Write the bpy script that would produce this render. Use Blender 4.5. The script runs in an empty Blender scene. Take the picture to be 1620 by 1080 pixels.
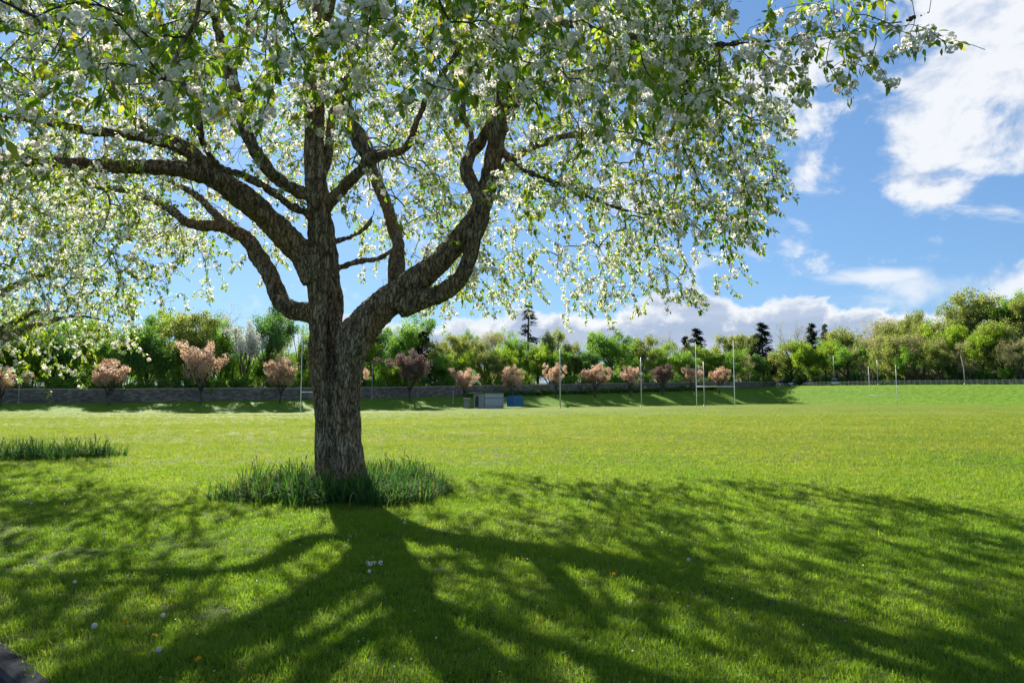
import bpy, math, random
import numpy as np
from mathutils import Vector, Matrix, Quaternion, noise as mnoise

R = math.radians
rnd = random.Random(7)
rng = np.random.default_rng(7)
scene = bpy.context.scene
col = scene.collection

# ------------------------------------------------------------------ camera, world, sun, exposure
PITCH = math.atan(86 / 1080)
EYE = Vector((0, 0, 1.5))
cam_d = bpy.data.cameras.new("camera")
cam_d.sensor_width = 36
cam_d.lens = 24
cam_d.clip_start = 0.05
cam_d.clip_end = 8000
cam = bpy.data.objects.new("camera", cam_d)
col.objects.link(cam)
cam.location = EYE
cam.rotation_euler = (math.pi / 2 + PITCH, 0, 0)
scene.camera = cam

SUN_EL, SUN_AZ = R(36), R(-23)          # azimuth from +Y, positive to +X
S = Vector((math.sin(SUN_AZ) * math.cos(SUN_EL), math.cos(SUN_AZ) * math.cos(SUN_EL), math.sin(SUN_EL)))
sun_d = bpy.data.lights.new("sun", 'SUN')
sun_d.energy = 5.0
sun_d.angle = R(0.53)
sun_d.color = (1.0, 0.93, 0.80)
sun = bpy.data.objects.new("sun", sun_d)
col.objects.link(sun)
sun.rotation_euler = (-S).to_track_quat('-Z', 'Y').to_euler()

scene.view_settings.view_transform = 'Standard'
scene.view_settings.look = 'None'
scene.view_settings.gamma = 1
scene.view_settings.use_curve_mapping = False
scene.view_settings.exposure = 1.25
scene.render.engine = 'CYCLES'
cy = scene.cycles
cy.max_bounces = 12
cy.diffuse_bounces = 7
cy.glossy_bounces = 2
cy.transmission_bounces = 8
cy.transparent_max_bounces = 6
cy.caustics_reflective = False
cy.caustics_refractive = False
cy.use_adaptive_sampling = True
cy.adaptive_threshold = 0.015
cy.use_denoising = True
scene.render.filter_size = 1.2
cy.sample_clamp_indirect = 10


class NT:
    """tiny helper to write node trees"""
    def __init__(self, tree):
        self.t = tree
        tree.nodes.clear()

    def n(self, kind, **kw):
        nd = self.t.nodes.new(kind)
        for k, v in kw.items():
            setattr(nd, k, v)
        return nd

    def set(self, sock, v):
        if isinstance(v, bpy.types.NodeSocket):
            self.t.links.new(v, sock)
        elif v is not None:
            if sock.type == 'RGBA' and hasattr(v, '__len__') and len(v) == 3:
                v = (*v, 1)
            sock.default_value = v

    def m(self, op, a, b=None, c=None, clamp=False):
        nd = self.n('ShaderNodeMath', operation=op, use_clamp=clamp)
        self.set(nd.inputs[0], a)
        self.set(nd.inputs[1], b)
        self.set(nd.inputs[2], c)
        return nd.outputs[0]

    def mix(self, f, a, b, kind='RGBA', blend='MIX'):
        nd = self.n('ShaderNodeMix', data_type=kind, blend_type=blend)
        i = {'RGBA': (6, 7, 2), 'FLOAT': (2, 3, 0)}[kind]
        self.set(nd.inputs[0], f)
        self.set(nd.inputs[i[0]], a)
        self.set(nd.inputs[i[1]], b)
        return nd.outputs[i[2]]

    def sstep(self, v, a, b):
        nd = self.n('ShaderNodeMapRange', interpolation_type='SMOOTHSTEP')
        self.set(nd.inputs[0], v)
        nd.inputs[1].default_value = a
        nd.inputs[2].default_value = b
        return nd.outputs[0]

    def noise(self, vec, scale, detail=4, rough=.5, out=0, dist=0):
        nd = self.n('ShaderNodeTexNoise')
        self.set(nd.inputs['Vector'], vec)
        nd.inputs['Scale'].default_value = scale
        nd.inputs['Detail'].default_value = detail
        nd.inputs['Roughness'].default_value = rough
        nd.inputs['Distortion'].default_value = dist
        return nd.outputs[out]

    def map(self, vec, scale=(1, 1, 1), loc=(0, 0, 0), rot=(0, 0, 0)):
        nd = self.n('ShaderNodeMapping')
        self.set(nd.inputs[0], vec)
        nd.inputs[1].default_value = loc
        nd.inputs[2].default_value = rot
        nd.inputs[3].default_value = scale
        return nd.outputs[0]

    def ramp(self, f, stops):
        nd = self.n('ShaderNodeValToRGB')
        e = nd.color_ramp.elements
        while len(e) < len(stops):
            e.new(0.5)
        for el, (p, c) in zip(e, stops):
            el.position = p
            el.color = (*c, 1)
        self.set(nd.inputs[0], f)
        return nd.outputs[0]


SKY_STRENGTH = 0.085
world = bpy.data.worlds.new("World")
scene.world = world
world.use_nodes = True
w = NT(world.node_tree)
sky = w.n('ShaderNodeTexSky', sky_type='NISHITA')
sky.sun_disc = False
sky.sun_elevation = SUN_EL
sky.sun_rotation = SUN_AZ
sky.air_density = 1.0
sky.dust_density = 0.35
sky.ozone_density = 2.2
tc = w.n('ShaderNodeTexCoord').outputs['Generated']
sep = w.n('ShaderNodeSeparateXYZ')
w.set(sep.inputs[0], tc)
sx, sy, sz = sep.outputs
az = w.m('MULTIPLY', w.m('ARCTAN2', sx, sy), 180 / math.pi)
el = w.m('MULTIPLY', w.m('ARCSINE', sz), 180 / math.pi)
cmb = w.n('ShaderNodeCombineXYZ')
w.set(cmb.inputs[0], az)
w.set(cmb.inputs[1], w.m('MULTIPLY', el, 1.9))
ae = cmb.outputs[0]
nz = w.noise(ae, 0.085, 9, .56, dist=.5)
nz_sun = w.noise(w.map(ae, loc=(0.9, -2.0, 0)), 0.085, 6, .55, dist=.5)
cmb2 = w.n('ShaderNodeCombineXYZ')
w.set(cmb2.inputs[0], az)
w.set(cmb2.inputs[1], w.m('MULTIPLY', el, 1.3))
puff = w.noise(cmb2.outputs[0], .15, 10, .60, dist=.25)
puff_sun = w.noise(w.map(cmb2.outputs[0], loc=(.7, -1.5, 0)), .15, 7, .58, dist=.25)
wisp = w.noise(w.map(ae, scale=(.5, 1.6, 1), rot=(0, 0, R(-24))), 0.10, 8, .62, dist=1.0)


def blob(a0, e0, ra, re, power=1.0):
    dx = w.m('DIVIDE', w.m('SUBTRACT', az, a0), ra)
    dy = w.m('DIVIDE', w.m('SUBTRACT', el, e0), re)
    d = w.m('SQRT', w.m('ADD', w.m('MULTIPLY', dx, dx), w.m('MULTIPLY', dy, dy)))
    return w.m('MULTIPLY', w.m('SUBTRACT', 1.0, d), power)


def field(*bl):
    o = bl[0]
    for b in bl[1:]:
        o = w.m('MAXIMUM', o, b)
    return w.m('MAXIMUM', o, -1.2)


big = field(blob(38.5, 25, 11, 12, 1.5), blob(34.5, 17.5, 6.5, 5, 1.1), blob(47, 22, 14, 12, 1.4), blob(42, 36, 15, 12, 1.4), blob(25, 24.6, 6.5, 2.4, .62),
            blob(22.6, 17.6, 3.2, 1.6, .02), blob(70, 30, 20, 12), blob(-85, 34, 26, 11), blob(160, 40, 40, 14), blob(110, 18, 18, 8), blob(-140, 22, 26, 8))
big_d = w.sstep(w.m('ADD', w.m('MULTIPLY', big, .75), w.m('ADD', w.m('MULTIPLY', w.m('SUBTRACT', puff, .5), 2.5), w.m('MULTIPLY', w.m('SUBTRACT', wisp, .5), .45))), -0.02, .42)
# low bank of cumulus along the horizon
top = w.m('ADD', w.m('ADD', 7.0, w.m('MULTIPLY', w.m('SINE', w.m('MULTIPLY', az, .11)), 1.0)), w.m('MULTIPLY', w.m('SUBTRACT', puff, .5), 8.5))
bank_h = w.m('SUBTRACT', top, el)
left_fade = w.sstep(w.m('ADD', az, w.m('MULTIPLY', w.m('SUBTRACT', nz, .5), 12)), -22, -12)
bank_d = w.m('MULTIPLY', w.sstep(bank_h, -.15, .75), left_fade)
bank_body = w.sstep(w.m('ADD', bank_h, w.m('MULTIPLY', w.m('SUBTRACT', puff, .5), 5.0)), .2, 2.0)
streak = w.m('MULTIPLY', w.sstep(w.m('ADD', field(blob(28.8, 8.7, 4.6, .6, .45), blob(34.5, 9.9, 3.8, .35, .4), blob(37, 7.2, 11, 2.4, .8), blob(12.6, 9.2, 3.4, 1.1, .6)), w.m('MULTIPLY', w.m('SUBTRACT', nz, .5), 3.2)), .0, .7), .85)
shade = w.sstep(w.m('SUBTRACT', puff, puff_sun), -.14, .06)
big_c = w.mix(shade, (.54, .64, .82), (.95, .97, 1.0))
bank_c = w.mix(bank_body, (.95, .97, 1.0), w.mix(w.sstep(wisp, .35, .7), (.42, .52, .70), (.64, .73, .88)))
CL = 5.0
gm_ = w.n('ShaderNodeGamma')            # flattens the glare towards the sun evenly over the whole sky
w.set(gm_.inputs[0], sky.outputs[0])
gm_.inputs[1].default_value = .62
skyc = w.mix(1.0, gm_.outputs[0], (.62, .93, 1.30), blend='MULTIPLY')


def gain(c, g):
    return w.mix(1.0, c, (g, g, g), blend='MULTIPLY')


c1 = w.mix(w.m('MULTIPLY', big_d, .93), skyc, gain(big_c, CL))
c2 = w.mix(streak, c1, gain((.9, .94, 1.0), CL))
c3 = w.mix(bank_d, c2, gain(bank_c, CL))
bg = w.n('ShaderNodeBackground')
w.set(bg.inputs[0], c3)
bg.inputs[1].default_value = SKY_STRENGTH
wo = w.n('ShaderNodeOutputWorld')
w.t.links.new(bg.outputs[0], wo.inputs[0])
world.cycles.sampling_method = 'MANUAL'
world.cycles.sample_map_resolution = 512

# ------------------------------------------------------------------ helpers
CP, SP = math.cos(PITCH), math.sin(PITCH)


def at(px, py, Y):
    """point of the place seen at a spot of the photograph, at distance Y ahead"""
    dx, dy = (px - 810) / 1080, (540 - py) / 1080
    d = Vector((dx, CP - SP * dy, SP + CP * dy))
    return EYE + d * (Y / d.y)


def project(P):
    P = np.asarray(P, float) - np.array(EYE)
    zc = P[..., 1] * CP + P[..., 2] * SP
    yc = -P[..., 1] * SP + P[..., 2] * CP
    zc = np.where(zc > .05, zc, .05)
    return 810 + 1080 * P[..., 0] / zc, 540 - 1080 * yc / zc, zc


def in_poly(x, y, poly):
    x = np.asarray(x); y = np.asarray(y)
    ins = np.zeros(x.shape, bool)
    n = len(poly)
    for i in range(n):
        x0, y0 = poly[i]
        x1, y1 = poly[(i + 1) % n]
        c = ((y0 > y) != (y1 > y)) & (x < (x1 - x0) * (y - y0) / ((y1 - y0) or 1e-9) + x0)
        ins ^= c
    return ins


def unit(v):
    v = np.asarray(v, float)
    return v / (np.linalg.norm(v, axis=-1, keepdims=True) + 1e-12)


def np_mesh(name, verts, tris, attrs=None, smooth=False):
    me = bpy.data.meshes.new(name)
    verts = np.ascontiguousarray(verts, np.float32)
    tris = np.ascontiguousarray(tris, np.int32)
    k = tris.shape[1]
    me.vertices.add(len(verts))
    me.vertices.foreach_set('co', verts.ravel())
    me.loops.add(len(tris) * k)
    me.loops.foreach_set('vertex_index', tris.ravel())
    me.polygons.add(len(tris))
    me.polygons.foreach_set('loop_start', np.arange(0, len(tris) * k, k, dtype=np.int32))
    me.polygons.foreach_set('loop_total', np.full(len(tris), k, np.int32))
    if smooth:
        me.polygons.foreach_set('use_smooth', np.ones(len(tris), bool))
    for an, av in (attrs or {}).items():
        a = me.attributes.new(an, 'FLOAT', 'POINT')
        a.data.foreach_set('value', np.ascontiguousarray(av, np.float32))
    me.update(calc_edges=True)
    me.validate()
    return me


def link(name, me, mat=None, parent=None, kind=None, loc=None):
    o = bpy.data.objects.new(name, me)
    col.objects.link(o)
    if mat is not None and me is not None:
        me.materials.clear()
        me.materials.append(mat)
    if parent is not None:
        o.parent = parent
    if kind:
        o['kind'] = kind
    if loc is not None:
        o.location = loc
    return o


def tag(o, label, cat, group=None):
    o['label'] = label
    o['category'] = cat
    if group:
        o['group'] = group
    return o


def thing(name, label, cat, loc=(0, 0, 0), rz=0, group=None):
    o = bpy.data.objects.new(name, None)
    o.empty_display_size = .2
    col.objects.link(o)
    o.location = loc
    o.rotation_euler = (0, 0, rz)
    return tag(o, label, cat, group)


def copy_tree(o, parent=None):
    c = o.copy()
    col.objects.link(c)
    if parent is not None:
        c.parent = parent
    for ch in o.children:
        copy_tree(ch, c)
    return c


class MB:
    """collects quads / triangles for one mesh"""
    def __init__(self):
        self.v = []
        self.f = []

    def box(self, c, size, rz=0, rot=None, taper=1.0):
        hx, hy, hz = size[0] / 2, size[1] / 2, size[2] / 2
        M = rot if rot is not None else Matrix.Rotation(rz, 3, 'Z')
        b = len(self.v)
        for z in (-1, 1):
            t = taper if z > 0 else 1
            for x, y in ((-1, -1), (1, -1), (1, 1), (-1, 1)):
                self.v.append(tuple(Vector(c) + M @ Vector((x * hx * t, y * hy * t, z * hz))))
        self.f += [(b, b + 3, b + 2, b + 1), (b + 4, b + 5, b + 6, b + 7)]
        for i in range(4):
            j = (i + 1) % 4
            self.f.append((b + i, b + j, b + 4 + j, b + 4 + i))
        return self

    def tube(self, pts, rad, sides=8, cap=True):
        pts = [Vector(p) for p in pts]
        n = len(pts)
        b = len(self.v)
        tan = [(pts[min(i + 1, n - 1)] - pts[max(i - 1, 0)]).normalized() for i in range(n)]
        ref = Vector((0, 0, 1)) if abs(tan[0].z) < .9 else Vector((1, 0, 0))
        u = tan[0].cross(ref).normalized()
        for i in range(n):
            u = (u - tan[i] * u.dot(tan[i])).normalized()
            vv = tan[i].cross(u)
            r = rad[i] if hasattr(rad, '__len__') else rad
            for k in range(sides):
                a = 2 * math.pi * k / sides
                self.v.append(tuple(pts[i] + (u * math.cos(a) + vv * math.sin(a)) * r))
        for i in range(n - 1):
            for k in range(sides):
                k2 = (k + 1) % sides
                self.f.append((b + i * sides + k, b + i * sides + k2, b + (i + 1) * sides + k2, b + (i + 1) * sides + k))
        if cap:
            self.f.append(tuple(b + k for k in reversed(range(sides))))
            self.f.append(tuple(b + (n - 1) * sides + k for k in range(sides)))
        return self

    def raw(self, v, f):
        b = len(self.v)
        self.v += [tuple(x) for x in v]
        self.f += [tuple(b + i for i in q) for q in f]
        return self

    def mesh(self, name, smooth=False):
        me = bpy.data.meshes.new(name)
        me.from_pydata(self.v, [], self.f)
        if smooth:
            me.polygons.foreach_set('use_smooth', np.ones(len(me.polygons), bool))
        me.update()
        return me

    def build(self, name, mat, parent=None, smooth=False, kind=None):
        return link(name, self.mesh(name, smooth), mat, parent, kind)


def basis(fwd, up):
    """rotation matrices whose Y axis is fwd and Z axis near up; arrays (N,3)"""
    f = unit(fwd)
    x = unit(np.cross(f, up))
    z = np.cross(x, f)
    return np.stack([x, f, z], axis=2)


def scatter(tv, tf, pos, rot, scl, tone):
    """many copies of a small template as arrays: verts, faces, tone per vertex"""
    N, V = len(pos), len(tv)
    if N == 0:
        return np.zeros((0, 3)), np.zeros((0, tf.shape[1]), int), np.zeros(0)
    P = np.einsum('nij,vj->nvi', rot, tv) * np.asarray(scl)[:, None, None] + np.asarray(pos)[:, None, :]
    F = tf[None] + (np.arange(N) * V)[:, None, None]
    return P.reshape(-1, 3), F.reshape(-1, tf.shape[1]), np.repeat(tone, V)


def merge(parts):
    vs, fs, ts, b = [], [], [], 0
    for v, f, t in parts:
        vs.append(v); fs.append(f + b); ts.append(t)
        b += len(v)
    return np.concatenate(vs), np.concatenate(fs), np.concatenate(ts)


# ------------------------------------------------------------------ materials
def new_mat(name):
    m = bpy.data.materials.new(name)
    m.use_nodes = True
    return m, NT(m.node_tree)


def out(nt, shader):
    o = nt.n('ShaderNodeOutputMaterial')
    nt.t.links.new(shader, o.inputs[0])


def principled(nt, color, rough=.7, bump=None, bump_s=.3, bump_d=.02, metal=0, spec=.3):
    b = nt.n('ShaderNodeBsdfPrincipled')
    nt.set(b.inputs['Base Color'], color)
    nt.set(b.inputs['Roughness'], rough)
    nt.set(b.inputs['Metallic'], metal)
    nt.set(b.inputs['Specular IOR Level'], spec)
    if bump is not None:
        bp = nt.n('ShaderNodeBump')
        bp.inputs['Strength'].default_value = bump_s
        bp.inputs['Distance'].default_value = bump_d
        nt.set(bp.inputs['Height'], bump)
        nt.t.links.new(bp.outputs[0], b.inputs['Normal'])
    return b.outputs[0]


def leaf_mat(name, stops, trans=.45, tgain=(1.25, 1.2, .6), rough=.5, spec=.3, noise_scale=0, rand_obj=False):
    """thin leaf: reflects and lets light through; tone picks the colour leaf by leaf"""
    m, nt = new_mat(name)
    a = nt.n('ShaderNodeAttribute', attribute_name='tone')
    f = a.outputs['Fac']
    if rand_obj:
        oi = nt.n('ShaderNodeObjectInfo')
        f = nt.m('FRACT', nt.m('ADD', f, oi.outputs['Random']))
    c = nt.ramp(f, stops)
    p = principled(nt, c, rough, spec=spec)
    t = nt.n('ShaderNodeBsdfTranslucent')
    nt.set(t.inputs[0], nt.mix(1.0, c, tgain, blend='MULTIPLY'))
    ms = nt.n('ShaderNodeMixShader')
    ms.inputs[0].default_value = trans
    nt.t.links.new(p, ms.inputs[1])
    nt.t.links.new(t.outputs[0], ms.inputs[2])
    out(nt, ms.outputs[0])
    return m


def plain_mat(name, color, rough=.6, var=.25, scale=3.0, metal=0, bump_s=.15, spec=.3):
    m, nt = new_mat(name)
    tcn = nt.n('ShaderNodeTexCoord').outputs['Object']
    n1 = nt.noise(tcn, scale, 6, .6)
    lo = tuple(c * (1 - var) for c in color)
    hi = tuple(min(1, c * (1 + var)) for c in color)
    out(nt, principled(nt, nt.mix(n1, lo, hi), rough, bump=nt.noise(tcn, scale * 9, 4), bump_s=bump_s, bump_d=.01, metal=metal, spec=spec))
    return m


def bark_mat(name, dark, mid, lichen, lich_amt=.5, scale=1.0):
    m, nt = new_mat(name)
    tcn = nt.n('ShaderNodeTexCoord').outputs['Object']
    warp = nt.n('ShaderNodeVectorMath', operation='MULTIPLY_ADD')
    nt.set(warp.inputs[0], nt.noise(tcn, 5 * scale, 3, .6, out=1))
    warp.inputs[1].default_value = (.10 / scale,) * 3
    nt.set(warp.inputs[2], tcn)
    st = nt.map(warp.outputs[0], scale=(1, 1, .22))
    ridg = nt.noise(st, 15 * scale, 7, .7, dist=.4)
    fine = nt.noise(tcn, 70 * scale, 5, .7)
    big = nt.noise(tcn, 1.7 * scale, 5, .6)
    vor = nt.n('ShaderNodeTexVoronoi', feature='DISTANCE_TO_EDGE')
    nt.set(vor.inputs['Vector'], nt.map(st, loc=(.3, .1, 0)))
    vor.inputs['Scale'].default_value = 21 * scale
    crack = nt.sstep(nt.m('ADD', vor.outputs['Distance'], nt.m('MULTIPLY', nt.m('SUBTRACT', fine, .45), .35)), .0, .16)
    horiz = nt.noise(nt.map(tcn, scale=(.35, .35, 2.4)), 14 * scale, 5, .65)
    base = nt.mix(nt.sstep(ridg, .36, .62), dark, mid)
    base = nt.mix(nt.m('MULTIPLY', nt.sstep(horiz, .55, .7), .35), base, tuple(c * 1.5 for c in mid))
    lsel = nt.m('MULTIPLY', nt.sstep(big, .42, .58), nt.sstep(nt.m('ADD', nt.m('MULTIPLY', fine, .6), nt.m('MULTIPLY', ridg, .4)), .50, .60))
    c = nt.mix(nt.m('MULTIPLY', lsel, lich_amt), base, lichen)
    warm = nt.m('MULTIPLY', nt.sstep(nt.noise(tcn, 1.1 * scale, 4), .48, .62), .5)
    c = nt.mix(warm, c, tuple(x * y for x, y in zip(mid, (.95, .72, .50))))
    c = nt.mix(nt.m('MULTIPLY', nt.m('SUBTRACT', 1, crack), .55), c, tuple(x * .3 for x in dark))
    h = nt.m('ADD', nt.m('MULTIPLY', ridg, 1.0), nt.m('ADD', nt.m('MULTIPLY', fine, .3), nt.m('MULTIPLY', crack, .9)))
    out(nt, principled(nt, c, .9, bump=h, bump_s=1.0, bump_d=.035 / scale, spec=.1))
    return m


M_bark = bark_mat("cherry_bark", (.115, .088, .060), (.37, .29, .205), (.50, .51, .40), .9)
M_twig = plain_mat("twig_bark", (.045, .032, .026), .7, .4, 8)
M_bark2 = bark_mat("woodland_bark", (.05, .043, .035), (.13, .115, .095), (.16, .18, .12), .4, .25)
M_bark_pale = plain_mat("pale_bark", (.20, .19, .16), .85, .4, 2)
M_leaf = leaf_mat("cherry_leaf", [(0, (.075, .16, .02)), (.5, (.12, .22, .026)), (.8, (.17, .26, .03)), (1, (.26, .25, .04))], .57, (2.2, 1.95, .7), rough=.42, spec=.4, rand_obj=True)
M_petal = leaf_mat("white_petal", [(0, (.80, .82, .80)), (.6, (.87, .88, .86)), (1, (.88, .83, .80))], .55, (1.1, 1.08, 1.0), .7, .1, rand_obj=True)


def grass_material(name, blade):
    m, nt = new_mat(name)
    geo = nt.n('ShaderNodeNewGeometry').outputs['Position']
    n1 = nt.noise(geo, .22, 4, .6)
    n2 = nt.noise(geo, 1.7, 4, .6)
    n3 = nt.noise(nt.map(geo, scale=(.35, 1.0, 1)), .08, 3, .5)
    mixv = nt.m('ADD', nt.m('MULTIPLY', n1, .45), nt.m('ADD', nt.m('MULTIPLY', n2, .3), nt.m('MULTIPLY', n3, .25)))
    c = nt.ramp(mixv, [(.34, (.078, .150, .014)), (.5, (.140, .195, .026)), (.66, (.215, .228, .052))])
    if blade:
        at_ = nt.n('ShaderNodeAttribute', attribute_name='tone')
        oi = nt.n('ShaderNodeObjectInfo')
        c = nt.mix(nt.m('MULTIPLY', nt.sstep(at_.outputs['Fac'], .80, .98), .7), c, (.30, .26, .10))
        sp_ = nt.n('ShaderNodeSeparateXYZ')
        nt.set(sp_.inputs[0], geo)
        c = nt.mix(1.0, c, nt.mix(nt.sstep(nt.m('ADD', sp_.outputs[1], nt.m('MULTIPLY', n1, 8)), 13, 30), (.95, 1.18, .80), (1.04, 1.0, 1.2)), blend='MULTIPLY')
        c = nt.mix(nt.m('MULTIPLY', oi.outputs['Random'], .42), c, (.062, .155, .012))
        c = nt.mix(1.0, c, (1.06, 1.07, 1.0), blend='MULTIPLY')
        p = principled(nt, c, .5, spec=.25)
        t = nt.n('ShaderNodeBsdfTranslucent')
        nt.set(t.inputs[0], nt.mix(1.0, c, (1.9, 1.75, .8), blend='MULTIPLY'))
        ms = nt.n('ShaderNodeMixShader')
        ms.inputs[0].default_value = .55
        nt.t.links.new(p, ms.inputs[1])
        nt.t.links.new(t.outputs[0], ms.inputs[2])
        out(nt, ms.outputs[0])
    else:
        fine = nt.noise(geo, 14, 6, .7)
        fine2 = nt.noise(geo, 3.5, 5, .7)
        c = nt.mix(nt.sstep(fine, .35, .7), nt.mix(1.0, c, (.66, .70, .64), blend='MULTIPLY'), nt.mix(1.0, c, (1.14, 1.08, 1.08), blend='MULTIPLY'))
        st = nt.noise(nt.map(geo, scale=(.05, .42, 1), rot=(0, 0, R(-14))), 1.0, 3, .6)
        c = nt.mix(nt.m('MULTIPLY', nt.sstep(st, .45, .65), .08), c, (.20, .20, .04))
        at_ = nt.n('ShaderNodeAttribute', attribute_name='rough_grass')
        rg = at_.outputs['Fac']
        tus = nt.sstep(nt.noise(geo, 1.1, 7, .72), .36, .64)
        cb = nt.mix(tus, (.075, .15, .016), (.13, .225, .022))
        th = nt.n('ShaderNodeAttribute', attribute_name='thatch').outputs['Fac']
        c = nt.mix(nt.m('MULTIPLY', th, .85), c, nt.mix(fine, (.022, .040, .008), (.050, .068, .018)))
        c = nt.mix(rg, c, cb)
        wf = nt.n('ShaderNodeAttribute', attribute_name='wood_floor').outputs['Fac']
        c = nt.mix(wf, c, nt.mix(tus, (.035, .03, .018), (.05, .06, .02)))
        hh = nt.m('ADD', nt.m('ADD', fine, fine2), nt.m('MULTIPLY', nt.m('MULTIPLY', tus, rg), 1.6))
        p = principled(nt, c, .8, bump=hh, bump_s=.25, bump_d=.035, spec=.05)
        out(nt, p)
    return m


M_lawn = grass_material("lawn_turf", False)
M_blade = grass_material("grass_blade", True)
M_asphalt = plain_mat("asphalt", (.045, .045, .048), .95, .35, 30, bump_s=.6, spec=.03)
M_kerb = plain_mat("kerb_concrete_in_shade", (.050, .052, .058), .95, .4, 22, bump_s=.7, spec=.02)  # tree shade put into the colour, darker and bluer than bare concrete
M_white = plain_mat("white_paint", (.80, .81, .82), .4, .06, 2)
M_grey_metal = plain_mat("galvanised_steel", (.42, .43, .45), .45, .15, 2, metal=.3)
M_wood = plain_mat("weathered_wood", (.36, .33, .29), .85, .35, 5)
M_daff = leaf_mat("daffodil_leaf", [(0, (0.026, 0.082, 0.03)), (0.5, (0.046, 0.126, 0.035)), (0.92, (0.084, 0.186, 0.042)), (1, (0.264, 0.228, 0.077))], .32, (1.7, 1.7, .8), .75, .06)
M_dry = plain_mat("dry_flower_head", (.26, .16, .08), .9, .4, 20)
M_stalk = plain_mat("green_stalk", (.10, .16, .05), .6, .3, 20)
M_yellow = leaf_mat("dandelion_yellow", [(0, (.75, .42, .01)), (1, (.85, .58, .02))], .3, (1, 1, 1), .6, .2)
M_fluff = leaf_mat("seed_fluff", [(0, (.74, .75, .74)), (1, (.82, .82, .80))], .5, (1, 1, 1), .9, 0)
M_stone = None

# ------------------------------------------------------------------ terrain
ROWN = np.array([0.63, -0.78])          # from the wall towards the field
FD = np.array([0.4, -0.917])            # along the rail fence, towards the camera
FN = np.array([-0.917, -0.4])           # from the fence towards the field


def row_pt(t):
    return np.array([88 * (-805 + 115.2 * t) / 1080, 88 * (1 + .0859 * t)])


def fence_pt(k):
    return np.array([97 - .4 * k, 169 + .917 * k])


ROWD = unit(row_pt(1) - row_pt(0))
ROWN = np.array([ROWD[1], -ROWD[0]])
F0 = row_pt(0) + 9 * ROWN
G0 = fence_pt(0) + 11 * FN
CTRL = np.array([  # X, Y, ground height of the playing field
    (-2.7, 10.8, 0), (0, 0, 0), (6, 8, 0), (-10, 12, 0), (10, 20, -.05), (-10, 30, -.15), (8, 40, -.1), (-30, 60, -.5), (-60, 81, -.55), (-30, 98, -.95),
    (-18, 115, -.9), (0, 80, -.45), (-3, 126, -.70), (31, 103, -.14), (26, 147, -.75), (81, 150, -.62), (60, 80, -.1), (87, 164, -.68), (75, 190, -.7), (110, 110, -.5), (-60, 20, -.1), (60, 20, 0)])


def smoothstep(x):
    x = np.clip(x, 0, 1)
    return x * x * (3 - 2 * x)


def terrain(X, Y):
    X = np.asarray(X, float); Y = np.asarray(Y, float)
    sh = X.shape
    x, y = X.ravel(), Y.ravel()
    d2 = (x[:, None] - CTRL[:, 0]) ** 2 + (y[:, None] - CTRL[:, 1]) ** 2
    scl = 60 + .05 * (CTRL[:, 0] ** 2 + CTRL[:, 1] ** 2)
    wgt = scl / (d2 + scl * .08) ** 1.6
    z = (wgt * CTRL[:, 2]).sum(1) / wgt.sum(1)
    z = z + .022 * np.clip((40 - y) / 25, 0, 1) * np.sin(x * .31 + 1.3 * np.sin(y * .17)) * np.sin(y * .23 + x * .07)
    dl = (F0[0] - x) * ROWN[0] + (F0[1] - y) * ROWN[1]      # beyond the foot of the wall bank
    dr = (G0[0] - x) * FN[0] + (G0[1] - y) * FN[1]          # beyond the foot of the fence bank
    t = ((x - F0[0]) * ROWD[0] + (y - F0[1]) * ROWD[1]) / 12.05
    wallz = np.interp(t, [-6, 1, 5, 9, 13, 16, 30], [.3, .6, 1.2, 2.3, 3.6, 4.3, 5])
    kf = (y - 169) / .917
    fz = np.interp(kf, [-120, -29, 0, 40], [3.4, 3.9, 4.3, 4.5])
    hl = smoothstep(dl / 14.5) * .5 + np.clip(dl / 14.5, 0, 1) * .5
    hr = smoothstep(dr / 10.5) * .45 + np.clip(dr / 10.5, 0, 1) * .55
    zl = z + (wallz - z) * hl
    zr = z + (fz - z) * hr
    z = np.where((dl > 0) | (dr > 0), np.where(dr > 0, np.where(dl > 0, np.maximum(zl, zr), zr), zl), z)
    hill = smoothstep((dr - 28) / 75) * 15 * smoothstep((x - 62) / 60)
    back = smoothstep((dl - 40) / 200) * 5
    z = z + np.where(dr > 0, hill, 0) + np.where(dl > 0, back, 0)
    return z.reshape(sh)


def gz(x, y):
    return float(terrain(np.array([x]), np.array([y]))[0])


KP = np.array([-3.05, 4.24])
KD = unit(np.array([0.70, -0.60]))
KN = np.array([-KD[1], KD[0]])
if KN @ (np.array([0, 10]) - KP) < 0:
    KN = -KN


def axis(dense_lo, dense_hi, step, mid_hi, mid_step, far):
    pos = list(np.arange(dense_lo, dense_hi, step)) + list(np.arange(dense_hi, mid_hi, mid_step))
    s, x = mid_step, mid_hi
    while x < far:
        pos.append(x)
        s *= 1.35
        x += s
    pos.append(far)
    return pos


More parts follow.
